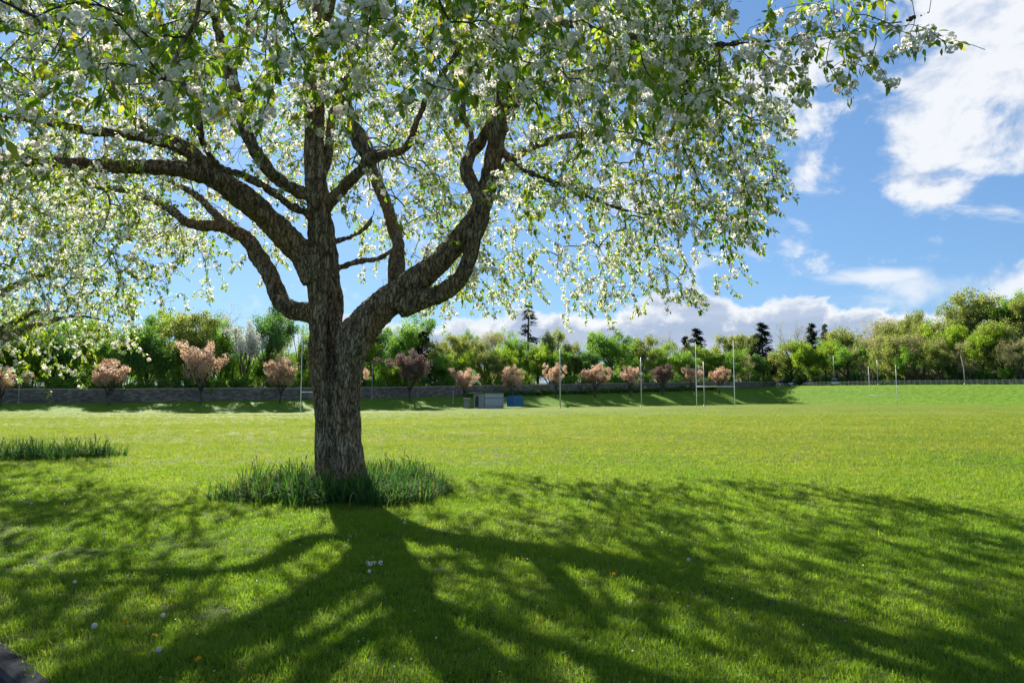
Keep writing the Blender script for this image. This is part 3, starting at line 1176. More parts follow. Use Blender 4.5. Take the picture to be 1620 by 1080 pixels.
def bough(n):
    """shoots all along the long bough that reaches out over the lawn"""
    p = T1.limbs[BOUGH][0]
    i = T1.rg.integers(len(p) // 4, len(p), n)
    q = p[i] + T1.rg.normal(0, 1, (n, 3)) * np.array([.24, .30, .17]) + np.array([0, 0, -.10])
    return q[mask1(q) & (project(q)[0] < 1488)]


RT = (TREE_AT.x, TREE_AT.y + .2)


def thin_mask(p):
    px, py, zc = project(p)
    seen = (p[:, 1] > 1.5) & (py > -60) & (px > -60) & (px < 1680)
    return mask1(p) & (seen | (T1.rg.random(len(p)) < .27))


pts1 = np.concatenate([crown_points(3350, RT, 7.3, 8.8, T1.rg, zlow1, thin_mask), bough(150), crown_points(420, RT, 7.5, 7.0, T1.rg, zlow1, skirt_mask), crown_points(360, RT, 7.6, 8.6, T1.rg, zlow1, near_mask), plume(T1, 22, mask1)])
T1.grow(pts1, hang=(.15, .5), finish=False)


def zin(rho, a):
    return 4.3 - .8 * np.asarray(rho) ** 2


def in_mask(p):
    px, py, zc = project(p)
    ok = mask1(p) & (p[:, 1] > 7.6) & (py > 10) & (py < 330)
    return ok


T1.grow(crown_points(1000, RT, 5.8, 7.6, T1.rg, zin, in_mask), droop=.25, hang=(.1, .35), bare=.72)
cherry = thing("cherry_tree", "large old white-blossom cherry with a forked lichened trunk amid daffodil leaves", "tree", TREE_AT)


def roots(mb):
    b = TREE_AT
    for k in range(9):
        a = k * .7 + .3
        r = .40 + .1 * math.sin(k * 2.3)
        p0 = b + Vector((.16 * math.cos(a), .16 * math.sin(a), .55))
        p1 = b + Vector((.32 * math.cos(a), .30 * math.sin(a), .22))
        p2 = b + Vector((r * 1.25 * math.cos(a), r * 1.25 * math.sin(a), -.04))
        p3 = b + Vector((r * 1.9 * math.cos(a), r * 1.9 * math.sin(a), -.16))
        q, rr = smooth_path([p0, p1, p2, p3], [.12, .13, .10, .05])
        mb.tube(q, rr, 10)


GRV = [np.array(at(*q, 10.45))[[0, 2]] for q in ((536, 455), (529, 478), (523, 500), (520, 530), (521, 560), (524, 585), (522, 606), (519, 640), (524, 690), (521, 740))]
GRW = [.05, .12, .17, .18, .20, .23, .17, .05, .04, .03]
BUL = [(np.array(at(560, 548, 10.45))[[0, 2]], .13, .055), (np.array(at(500, 590, 10.45))[[0, 2]], .10, .03), (np.array(at(545, 660, 10.45))[[0, 2]], .16, .03)]


def groove(x, z):
    """the deep fold between the two fused stems, and the swollen lip beside it"""
    q = np.array([x, z])
    g = 0
    for i in range(len(GRV) - 1):
        a, b = GRV[i], GRV[i + 1]
        t = min(1, max(0, float((q - a) @ (b - a) / ((b - a) @ (b - a)))))
        d = float(np.linalg.norm(q - a - (b - a) * t))
        wdt = GRW[i] * (1 - t) + GRW[i + 1] * t
        g = max(g, wdt * math.exp(-(d / (.014 + wdt * .20)) ** 2))
    o = -g
    for c, r, h in BUL:
        d = float(np.linalg.norm(q - c))
        if d < 3 * r:
            o += h * math.exp(-(d / r) ** 2)
    return o


trunk = build_wood("trunk", T1, cherry, .014, M_bark, roots, groove)
for v in (trunk,):
    v.location = -TREE_AT
wood_parts(T1, cherry)


def keep1(p):
    px, py, zc = project(p)
    tr = (p[:, 1] < 11.5) & (px > 470) & (px < 660) & (py > 395)
    return ~((p[:, 1] > 1) & (px > 1535) & (py < 400)) & ~tr & ~((p[:, 1] < 6.5) & (py > 215)) & ~((p[:, 1] < 9) & (py > 400)) & ((p[:, 1] > 1.6) | (p[:, 2] > 3.0))


foliage(T1, cherry, keep1)

# ------------------------------------------------------------------ second white cherry, trunk just outside the picture
T2_AT = Vector((-13.6, 16.6, 0))
T2 = Cherry(tuple(T2_AT + Vector((0, 0, 3))), 5)
T2.limb([T2_AT + Vector(q) for q in [(0, 0, -.2), (0, 0, .6), (.05, 0, 1.4), (.1, 0, 2.2), (.15, .05, 3.2), (.1, .1, 4.6), (.2, 0, 6)]], [.42, .34, .31, .28, .17, .10, .04])
for k, (a, h) in enumerate([(.2, 1.9), (1.3, 2.1), (2.5, 1.8), (3.5, 2.0), (4.5, 1.9), (5.6, 2.2), (.9, 3.0), (3.0, 3.0), (5.0, 3.1)]):
    d = Vector((math.cos(a), math.sin(a), 0))
    d = d * (.55 if d.x > .3 else 1.0)
    T2.limb([T2_AT + Vector((.08, 0, h)), T2_AT + d * .7 + Vector((0, 0, h + .55)), T2_AT + d * 1.8 + Vector((0, 0, h + 1.2)), T2_AT + d * 3.2 + Vector((0, 0, h + 1.7)), T2_AT + d * 4.4 + Vector((0, 0, h + 1.7))],
            [.17, .14, .10, .06, .025])


def zlow2(rho, a):
    return 3.5 - 1.8 * np.asarray(rho) ** 2.4 + .25 * np.sin(5 * a)


def mask2(p):
    px, py, zc = project(p)
    return ~((px > 215) & (py > 380)) & ~((px > 120) & (py > 560 + 20 * np.sin(px * .1))) & (px < 330) & (py < 604)


pts2 = crown_points(2900, (T2_AT.x, T2_AT.y), 6.0, 7.8, T2.rg, zlow2, mask2)
T2.grow(pts2)
cherry2 = thing("cherry_tree", "second white-blossom cherry drooping low above the daffodil bed beside the field", "tree", T2_AT)
tr2 = build_wood("trunk", T2, cherry2, .03, M_bark)
tr2.location = -T2_AT
wood_parts(T2, cherry2, .012, 60)
foliage(T2, cherry2, lambda p: ~((project(p)[0] > 235) & (project(p)[1] > 400)), spacing=.10, flower_p=.50, near=2, n_parts=0)

# ------------------------------------------------------------------ daffodil leaves
def strap_blades(n, rad, hmin, hmax, width, seed, seg=4, lean=.9):
    rr = np.random.default_rng(seed)
    a = rr.uniform(0, 6.283, n)
    r = rad * np.sqrt(rr.random(n))
    base = np.stack([r * np.cos(a), r * np.sin(a), np.full(n, -.01)], 1)
    az_ = a + rr.normal(0, .9, n)
    h = rr.uniform(hmin, hmax, n)
    ln = lean * rr.uniform(.1, 1, n) ** 1.3
    side = np.stack([-np.sin(az_), np.cos(az_), np.zeros(n)], 1)
    outd = np.stack([np.cos(az_), np.sin(az_), np.zeros(n)], 1)
    V = []
    for k in range(seg + 1):
        t = k / seg
        ang = ln * t * 1.25
        ctr = base + outd * (h * np.sin(ang) * t * .9)[:, None] + np.array([0, 0, 1]) * (h * t * np.cos(ang * .75))[:, None]
        wv = width * (1 - t ** 3 * .95)
        V += [ctr - side * wv / 2, ctr + side * wv / 2]
    V = np.stack(V, 1)
    f = []
    for k in range(seg):
        b = 2 * k
        f.append((b, b + 1, b + 3, b + 2))
    f = np.array(f)
    F = f[None] + (np.arange(n) * (2 * seg + 2))[:, None, None]
    tone = np.repeat(rr.random(n), 2 * seg + 2)
    return V.reshape(-1, 3), F.reshape(-1, 4), tone


def make_daffodil(seed, n):
    v, f, t = strap_blades(n, .16, .24, .56, .021, seed, 6, 1.9)
    me = np_mesh("leaves", v, f, {'tone': t}, True)
    me.materials.append(M_daff)
    return me


def make_stem(seed):
    rr = random.Random(seed)
    st = MB(); hd = MB()
    x, y = rr.uniform(-.1, .1), rr.uniform(-.1, .1)
    h = rr.uniform(.34, .50)
    dx, dy = rr.uniform(-.08, .08), rr.uniform(-.08, .08)
    st.tube([(x, y, 0), (x + dx * .5, y + dy * .5, h * .6), (x + dx, y + dy, h)], .0032, 5)
    hd.tube([(x + dx, y + dy, h - .005), (x + dx * 1.1, y + dy * 1.1, h + .012), (x + dx * 1.4, y + dy * 1.3, h + .035), (x + dx * 1.7, y + dy * 1.5, h + .05)], [.003, .009, .007, .002], 6)
    sm, hm = st.mesh("flower_stem"), hd.mesh("seed_head")
    sm.materials.append(M_stalk)
    hm.materials.append(M_dry)
    return sm, hm


DAFF = [make_daffodil(40 + i, 36 + 4 * (i % 3)) for i in range(6)]
STEMS = [make_stem(70 + i) for i in range(9)]


def daffodil(x, y, sc, label, group):
    o = thing("daffodil_clump", label, "plant", (x, y, gz(x, y)), rnd.uniform(0, 6.28), group)
    o.scale = (sc, sc, sc * rnd.uniform(.9, 1.12))
    link("leaves", DAFF[rnd.randrange(len(DAFF))], None, o, 'stuff')
    for sm, hm in rnd.sample(STEMS, rnd.choice((0, 1, 1, 2, 3))):
        hd = link("seed_head", hm, None, link("flower_stem", sm, None, o))


def ring(cx, cy, rx, ry, rin, n, label, group, mind=.2, scm=1.0):
    pl = []
    tries = 0
    while len(pl) < n and tries < 6000:
        tries += 1
        a, r = rnd.uniform(0, 6.28), math.sqrt(rnd.uniform(0, 1))
        r *= .92 + .13 * math.sin(3 * a + cx) + .08 * math.sin(7 * a + 1)
        x, y = cx + rx * r * math.cos(a), cy + ry * r * math.sin(a)
        if math.hypot(x - TREE_AT.x, y - TREE_AT.y) < rin:
            continue
        if any(math.hypot(x - q[0], y - q[1]) < mind for q in pl):
            continue
        pl.append((x, y))
        daffodil(x, y, scm * rnd.uniform(.70, 1.18) * (1.0 if r < .8 else rnd.uniform(.6, .95)), label, group)


ring(TREE_AT.x + .14, TREE_AT.y - .1, 1.78, 1.55, .43, 125, "clump of long daffodil leaves past flowering at the foot of the big cherry trunk", "daffodil clumps round the cherry trunk", .17, .95)
ring(-13.0, 17.0, 3.5, 1.25, 0, 110, "clump of blue-green daffodil leaves in the bed under the second cherry", "daffodil clumps in the separate bed", .24, .98)

# ------------------------------------------------------------------ grass
tuft_col = bpy.data.collections.new("grass_tufts")
for k in range(7):
    n = 34 if k < 5 else 22
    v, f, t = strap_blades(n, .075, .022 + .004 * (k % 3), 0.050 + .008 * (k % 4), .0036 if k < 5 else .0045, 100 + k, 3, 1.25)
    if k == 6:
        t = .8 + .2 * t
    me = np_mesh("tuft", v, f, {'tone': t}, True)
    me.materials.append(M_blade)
    tuft_col.objects.link(bpy.data.objects.new("tuft_%d" % k, me))


def sample_grass():
    out_p, out_s = [], []
    bands = [(1.7, 4.5, 800), (4.5, 7, 520), (7, 10, 300), (10, 15, 160), (15, 24, 58), (24, 40, 24), (40, 62, 9), (62, 95, 3)]
    for y0, y1, dens in bands:
        x0, x1 = -.80 * y1 - .8, .80 * y1 + .8
        n = int((y1 - y0) * (x1 - x0) * dens)
        x = rng.uniform(x0, x1, n)
        y = rng.uniform(y0, y1, n)
        k = (np.abs(x) < .80 * y + .8) & (rng.random(n) < np.clip((96 - y) / 34, 0, 1))
        x, y = x[k], y[k]
        out_p.append(np.stack([x, y], 1))
        base = np.full(len(x), {4.5: 1, 7: 1.05, 10: 1.15, 15: 1.35, 24: 1.6, 40: 1.9, 62: 2.2, 95: 2.5}[y1])
        out_s.append(base)
    p = np.concatenate(out_p); s = np.concatenate(out_s)
    b = (p - KP) @ KN
    k = b > .0
    p, s, b = p[k], s[k], b[k]
    d = np.hypot(p[:, 0] - TREE_AT.x, p[:, 1] - TREE_AT.y)
    k = d > .42
    p, s, b = p[k], s[k], b[k]
    nz_ = np.array([mnoise.noise(Vector((float(q[0]) * .8, float(q[1]) * .8, 0))) + .6 * mnoise.noise(Vector((float(q[0]) * 2.7, float(q[1]) * 2.7, 5))) for q in p])
    s = s * (1 + .30 * nz_) * rng.uniform(.7, 1.25, len(p))
    bare = (b < 1.3) & (nz_ < -.3 + .2 * (1.3 - b))
    k = ~bare | (rng.random(len(p)) < .45)
    return p[k], s[k], b[k], nz_[k]


gp, gs, gb, gn = sample_grass()
gzv = np.concatenate([terrain(c[:, 0], c[:, 1]) for c in np.array_split(gp, 40)])
gme = bpy.data.meshes.new("grass")
gme.vertices.add(len(gp))
gme.vertices.foreach_set('co', np.column_stack([gp, gzv - .004]).astype(np.float32).ravel())
at_r = gme.attributes.new('rot', 'FLOAT_VECTOR', 'POINT')
rv = np.column_stack([rng.normal(0, .14, len(gp)), rng.normal(0, .14, len(gp)), rng.uniform(0, 6.283, len(gp))])
at_r.data.foreach_set('vector', rv.astype(np.float32).ravel())
at_s = gme.attributes.new('scl', 'FLOAT', 'POINT')
at_s.data.foreach_set('value', gs.astype(np.float32))
at_i = gme.attributes.new('pick', 'INT', 'POINT')
pk = rng.integers(0, 6, len(gp))
dryp = np.where(gb < 1.2, .22, .05)
pk = np.where(rng.random(len(gp)) < dryp, 6, pk)
at_i.data.foreach_set('value', pk.astype(np.int32))
grass = link("grass", gme, None, None, 'stuff')
ng = bpy.data.node_groups.new("scatter_grass", 'GeometryNodeTree')
ng.interface.new_socket("Geometry", in_out='INPUT', socket_type='NodeSocketGeometry')
ng.interface.new_socket("Geometry", in_out='OUTPUT', socket_type='NodeSocketGeometry')
gi = ng.nodes.new('NodeGroupInput'); go = ng.nodes.new('NodeGroupOutput')
iop = ng.nodes.new('GeometryNodeInstanceOnPoints')
ci = ng.nodes.new('GeometryNodeCollectionInfo')
ci.inputs['Collection'].default_value = tuft_col
ci.inputs['Separate Children'].default_value = True
ci.inputs['Reset Children'].default_value = True


def named(nm, ty):
    nd = ng.nodes.new('GeometryNodeInputNamedAttribute')
    nd.data_type = ty
    nd.inputs[0].default_value = nm
    return nd.outputs[0]


e2r = ng.nodes.new('FunctionNodeEulerToRotation')
ng.links.new(named('rot', 'FLOAT_VECTOR'), e2r.inputs[0])
ng.links.new(gi.outputs[0], iop.inputs['Points'])
ng.links.new(ci.outputs[0], iop.inputs['Instance'])
iop.inputs['Pick Instance'].default_value = True
ng.links.new(named('pick', 'INT'), iop.inputs['Instance Index'])
ng.links.new(e2r.outputs[0], iop.inputs['Rotation'])
ng.links.new(named('scl', 'FLOAT'), iop.inputs['Scale'])
ng.links.new(iop.outputs[0], go.inputs[0])
gm = grass.modifiers.new("scatter", 'NODES')
gm.node_group = ng
print("grass tufts", len(gp))

# ------------------------------------------------------------------ dandelions and fallen blossom
def ground_at(px, py):
    d = at(px, py, 1.0) - EYE
    s = 1.5 / -d.z
    for _ in range(6):
        p = EYE + d * s
        s = (1.5 - gz(p.x, p.y)) / -d.z
    return EYE + d * s


def clock_mesh():
    V, F = [], []
    rr = random.Random(3)
    for i in range(70):
        z = 1 - 2 * (i + .5) / 70
        a = i * 2.39996
        s = math.sqrt(1 - z * z)
        d = Vector((s * math.cos(a), s * math.sin(a), z))
        q = d.to_track_quat('Z', 'Y')
        b = len(V)
        for k in range(5):
            an = k * 1.2566 + rr.random()
            V.append(q @ Vector((math.cos(an) * .007, math.sin(an) * .007, .018)))
        V.append(q @ Vector((0, 0, .013)))
        F += [(b + k, b + (k + 1) % 5, b + 5) for k in range(5)]
    me = np_mesh("seed_head", np.array([tuple(v) for v in V]), np.array(F), {'tone': np.full(len(V), .5)})
    me.materials.append(M_fluff)
    return me


def dande_mesh():
    rr = random.Random(4)
    v, f = flower_verts(.021, [(16, .12, 1, .13), (14, .5, .85, .13), (9, .95, .6, .13)], rr)
    me = np_mesh("flower_head", np.array([tuple(x) for x in v]), np.array(f), {'tone': np.linspace(0, 1, len(v))})
    me.materials.append(M_yellow)
    return me


CLOCK, DANDE = clock_mesh(), dande_mesh()


def dandelion(px, py, kind, label, group=None):
    p = ground_at(px, py)
    h = rnd.uniform(.07, .12) if kind == 'seed' else rnd.uniform(.05, .075)
    o = thing("dandelion", label, "flower", p, rnd.uniform(0, 6), group)
    lx, ly = rnd.uniform(-.02, .02), rnd.uniform(-.02, .02)
    MB().tube([(0, 0, -.01), (lx * .4, ly * .4, h * .5), (lx, ly, h)], .002, 5).build("stem", M_stalk, o)
    hd = link("seed_head" if kind == 'seed' else "flower_head", CLOCK if kind == 'seed' else DANDE, None, o, loc=(lx, ly, h))
    hd.rotation_euler = (rnd.uniform(-.4, .4), rnd.uniform(-.4, .4), 0)
    if kind == 'seed':
        hd.scale = (rnd.uniform(.65, .9),) * 3


for q, wh in [((260, 1000), "tall, off the kerb corner"), ((243, 1049), "lowest, near the kerb"), ((152, 1018), "between kerb and shade edge"), ((30, 786), "in the sun below the daffodil bed"), ((51, 804), "at the first shade below the daffodil bed"),
              ((116, 938), "in a sunny gap above the kerb"), ((586, 922), "just below the fallen blossom sprig"), ((1000, 792), "far out at the upper shade edge"), ((640, 838), "in the trunk's shadow"), ((165, 862), "midway between kerb and daffodil bed"),
              ((248, 748), "in the sun between both daffodil groups"), ((700, 836), "on the sunny rim of the trunk's shadow"), ((1085, 905), "farthest from the trunk, in a lit strip"), ((930, 800), "where twig shadows begin, clear of the trunk")]:
    dandelion(*q, 'seed', "white dandelion clock " + wh, "white dandelion clocks in the lawn")
for q, wh in [((312, 1062), "nearest the camera, in shade"), ((970, 922), "alone in the middle of the shaded lawn"), ((950, 875), "in the lit strip beyond the lone one"), ((285, 745), "closest to the trunk's daffodils"), ((90, 775), "on the sunny lawn below the daffodil bed"),
              ((200, 1002), "between two clocks near the kerb"), ((240, 1022), "beside a clock near the kerb")]:
    dandelion(*q, 'yellow', "yellow dandelion flower " + wh, "yellow dandelions in the lawn")
for q in [(130, 760), (118, 738), (238, 724), (180, 735), (210, 722), (170, 738), (228, 720), (268, 742)]:
    dandelion(*q, 'yellow', "yellow dandelion in the loose scatter just off the daffodil bed's end", "yellow dandelions by the daffodil bed")
fb = ground_at(590, 900)
sprig = thing("fallen_blossom_sprig", "fallen sprig of white cherry blossom lying on the shaded lawn", "blossom", fb)
for i, (dx, dy) in enumerate([(-.055, .0), (.015, .03), (-.012, -.03), (.06, .015)]):
    tv, tf = BLOS_HI[i % 5]
    me = np_mesh("blossom_cluster", tv * (.30 + .05 * i), tf, {'tone': np.full(len(tv), .3)})
    me.materials.append(M_petal)
    o = link("blossom_cluster", me, None, sprig, loc=(dx, dy, .06))
    o.rotation_euler = (rnd.uniform(-1, 1), rnd.uniform(-1, 1), 0)
MB().tube([(-.13, -.02, .03), (-.05, 0, .05), (.09, .02, .05)], [.004, .003, .002], 6).build("twig", M_twig, sprig)
# scattered far dandelions and loose petals, far too many to count
n = 2600
px_ = rng.uniform(900, 1640, n); py_ = 650 + 45 * rng.random(n) ** 1.6
keepn = []
for a_, b_ in zip(px_, py_):
    keepn.append(mnoise.noise(Vector((a_ * .012, b_ * .08, 0))) > .02)
sel = [(a_, b_) for a_, b_, k in zip(px_, py_, keepn) if k][:900]
fpnts = np.array([tuple(ground_at(a_, b_) + Vector((0, 0, .05))) for a_, b_ in sel])
oct_v = np.array([(0, 0, .02)] + [(.5 * math.cos(i * 1.0472), .5 * math.sin(i * 1.0472), 0) for i in range(6)])
oct_f = np.array([(0, 1 + i, 1 + (i + 1) % 6) for i in range(6)])
rt = basis(rng.normal(0, 1, (len(fpnts), 3)) * np.array([1, 1, .15]), unit(rng.normal(0, .4, (len(fpnts), 3)) + np.array([0, 0, 1])))
v, f, t = scatter(oct_v, oct_f, fpnts, rt, rng.uniform(.035, .06, len(fpnts)), rng.random(len(fpnts)))
link("dandelion_drift", np_mesh("dandelion_drift", v, f, {'tone': t}), M_yellow, None, 'stuff')
n = 1500
ang = rng.uniform(0, 6.283, n); rr_ = 7.0 * np.sqrt(rng.random(n))
pxy = np.column_stack([TREE_AT.x + rr_ * np.cos(ang), TREE_AT.y - 1.5 + rr_ * np.sin(ang)])
pxy = pxy[((pxy - KP) @ KN > .05) & (pxy[:, 1] > 1.5)]
pz = terrain(pxy[:, 0], pxy[:, 1]) + rng.uniform(.02, .05, len(pxy))
pet_v = np.array([(0, 0, 0), (-.4, .55, .12), (0, 1, 0), (.4, .55, .12)])
pet_f = np.array([(0, 2, 1), (0, 3, 2)])
rt = basis(rng.normal(0, 1, (len(pxy), 3)) * np.array([1, 1, .3]), unit(rng.normal(0, .5, (len(pxy), 3)) + np.array([0, 0, 1])))
v, f, t = scatter(pet_v, pet_f, np.column_stack([pxy, pz]), rt, rng.uniform(.011, .018, len(pxy)), rng.random(len(pxy)) * .6)
link("fallen_petals", np_mesh("fallen_petals", v, f, {'tone': t}), M_petal, None, 'stuff')

# ------------------------------------------------------------------ woodland trees: prototypes
def skeleton_tree(seed, kind):
    """unit-height tree: returns wood MB and leaf clump centres with radius"""
    rr = random.Random(seed)
    mb = MB()
    tips = []

    def grow(p, d, ln, r, lvl, maxl, spread, upb):
        n = 4
        pts, rad = [p], [r]
        q, dd = Vector(p), Vector(d)
        for i in range(n):
            dd = (dd + Vector((rr.gauss(0, .13), rr.gauss(0, .13), rr.gauss(0, .08) + upb))).normalized()
            q = q + dd * ln / n
            pts.append(q.copy())
            rad.append(r * (1 - .55 * (i + 1) / n))
        mb.tube(pts, rad, 6 if lvl == 0 else (4 if lvl < 3 else 3), cap=False)
        if lvl >= maxl:
            tips.append((pts[-1], lvl))
            return
        k = rr.choice((3, 4)) if lvl else rr.choice((9, 10, 11))
        for j in range(k):
            f = rr.uniform(.35, 1) if lvl else rr.uniform(.16, 1)
            i = min(int(f * n), n - 1)
            b = pts[i].lerp(pts[i + 1], f * n - i)
            a = rr.uniform(0, 6.283)
            side = Vector((math.cos(a), math.sin(a), 0))
            nd = (dd * (1 - spread) + side * spread + Vector((0, 0, .1))).normalized()
            grow(b, nd, ln * rr.uniform(.5, .72), rad[i] * .55, lvl + 1, maxl, spread, upb)
        tips.append((pts[-1], lvl))
    if kind == 'vase':
        mb.tube([(0, 0, -.03), (0, 0, .1), (.01, 0, .24)], [.026, .02, .019], 6, cap=False)
        for j in range(8):
            a = j * .785 + rr.uniform(-.3, .3)
            grow(Vector((.01, 0, .2 + rr.uniform(-.03, .05))), Vector((math.cos(a) * .42, math.sin(a) * .42, 1)).normalized(), rr.uniform(.34, .5), .011, 1, 3, .36, .08)
    elif kind == 'bare':
        grow(Vector((0, 0, -.03)), Vector((0, 0, 1)), .52, .026, 0, 4, .52, .05)
    elif kind == 'column':
        grow(Vector((0, 0, -.03)), Vector((0, 0, 1)), .8, .022, 0, 2, .40, .10)
    else:
        grow(Vector((0, 0, -.03)), Vector((0, 0, 1)), .58, .028, 0, 3, .56, .05)
    return mb, tips


def leaf_cloud(tips, seed, per, crad, size, squash=.8, low=.12):
    rg = np.random.default_rng(seed)
    C = np.array([tuple(p) for p, l in tips])
    C = C[C[:, 2] > low]
    dens = rg.uniform(.35, 1.5, len(C))
    cnt = np.maximum(1, (per * dens).astype(int))
    rep = np.repeat(np.arange(len(C)), cnt)
    n = len(rep)
    dv = unit(rg.normal(0, 1, (n, 3))) * (rg.random(n) ** .45)[:, None] * crad * rg.uniform(.7, 1.3, len(C))[rep][:, None]
    dv[:, 2] *= squash
    pos = C[rep] + dv
    nrm = unit(dv / crad + rg.normal(0, .55, (n, 3)) + np.array([0, 0, .35]))
    rot = basis(unit(np.cross(nrm, rg.normal(0, 1, (n, 3)))), nrm)
    tv = np.array([(-.5, 0, 0), (0, -.62, .08), (.5, .05, 0), (.05, .62, .1)])
    tf = np.array([(0, 1, 2), (0, 2, 3)])
    tone = np.clip(rg.random(len(C))[rep] * .6 + rg.random(n) * .4, 0, 1)
    return scatter(tv, tf, pos, rot, size * rg.uniform(.6, 1.4, n), tone)


def conifer_proto(seed, sparse):
    rr = random.Random(seed)
    rg = np.random.default_rng(seed)
    mb = MB()
    mb.tube([(0, 0, -.03), (.004, 0, .5), (0, .003, 1.0)], [.02, .012, .002], 6, cap=False)
    P_, D_ = [], []
    z = .22 if not sparse else .3
    while z < .985:
        k = rr.choice((4, 5, 6)) if not sparse else rr.choice((2, 3, 4))
        ln = (1 - z) ** .75 * (.25 if not sparse else .17) * rr.uniform(.6, 1.15) + .012
        for j in range(k):
            a = rr.uniform(0, 6.283)
            dr = -.28 + .5 * z
            l2 = ln * rr.uniform(.65, 1.2)
            tip = Vector((math.cos(a) * l2, math.sin(a) * l2, z + dr * l2))
            mb.tube([(0, 0, z), tuple(tip * .5 + Vector((0, 0, z * .5 + .006))), tuple(tip)], [.004, .0025, .001], 3, cap=False)
            m = 26 if not sparse else 14
            t = rg.uniform(.15, 1, m)
            P_.append(np.outer(1 - t, (0, 0, z)) + np.outer(t, tuple(tip)) + rg.normal(0, .011, (m, 3)) + np.array([0, 0, -.004]))
            D_.append(np.tile(unit(np.array([math.cos(a), math.sin(a), dr - .25])), (m, 1)) + rg.normal(0, .45, (m, 3)))
        z += rr.uniform(.022, .04) if not sparse else rr.uniform(.03, .055)
    pos, d = np.concatenate(P_), unit(np.concatenate(D_))
    n = len(pos)
    rot = basis(d, unit(rg.normal(0, .4, (n, 3)) + np.array([0, 0, 1])))
    tv = np.array([(-.28, 0, 0), (.28, 0, 0), (.12, 1, -.1), (-.12, 1, -.1)])
    tf = np.array([(0, 1, 2), (0, 2, 3)])
    return mb, scatter(tv, tf, pos, rot, .030 * rg.uniform(.6, 1.3, n), rg.random(n))


F_green = leaf_mat("green_crown", [(0, (0.076, 0.164, 0.045)), (0.5, (0.153, 0.288, 0.056)), (1, (0.272, 0.424, 0.072))], 0.55, (1.5, 1.5, .7), .6, .2)
F_dark = leaf_mat("dark_crown", [(0, (0.056, 0.136, 0.052)), (0.5, (0.103, 0.222, 0.07)), (1, (0.196, 0.34, 0.089))], 0.5, (1.4, 1.4, .7), .6, .2)
F_lime = leaf_mat("lime_crown", [(0, (0.099, 0.188, 0.031)), (0.5, (0.185, 0.307, 0.041)), (1, (0.29, 0.405, 0.059))], 0.58, (1.6, 1.5, .6), .6, .2)
F_olive = leaf_mat("olive_crown", [(0, (0.129, 0.167, 0.069)), (0.5, (0.226, 0.29, 0.096)), (1, (0.347, 0.396, 0.137))], 0.58, (1.4, 1.3, .7), .7, .15)
F_tan = leaf_mat("budding_crown", [(0, (0.191, 0.198, 0.131)), (0.5, (0.305, 0.312, 0.179)), (1, (0.421, 0.416, 0.239))], 0.55, (1.3, 1.2, .8), .7, .15)
F_conif = leaf_mat("conifer_needles", [(0, (0.014, 0.031, 0.022)), (0.6, (0.026, 0.054, 0.031)), (1, (0.048, 0.078, 0.042))], 0.2, (1.2, 1.2, .8), .7, .1)
F_pink = leaf_mat("pink_blossom", [(0, (0.478, 0.323, 0.202)), (0.4, (0.645, 0.479, 0.346)), (0.75, (0.764, 0.623, 0.514)), (1, (0.55, 0.396, 0.19))], 0.56, (1.08, 1.0, .92), .8, .1)
F_mauve = leaf_mat("dull_bronze_leaf", [(0, (0.15, 0.111, 0.094)), (0.5, (0.237, 0.176, 0.156)), (1, (0.375, 0.286, 0.25))], .35, (1.2, 1.0, 1.0), .8, .1)
F_whiteb = leaf_mat("pale_blossom", [(0, (.42, .44, .40)), (.6, (.62, .64, .60)), (1, (.25, .30, .14))], .4, (1.1, 1.1, 1.0), .8, .1)


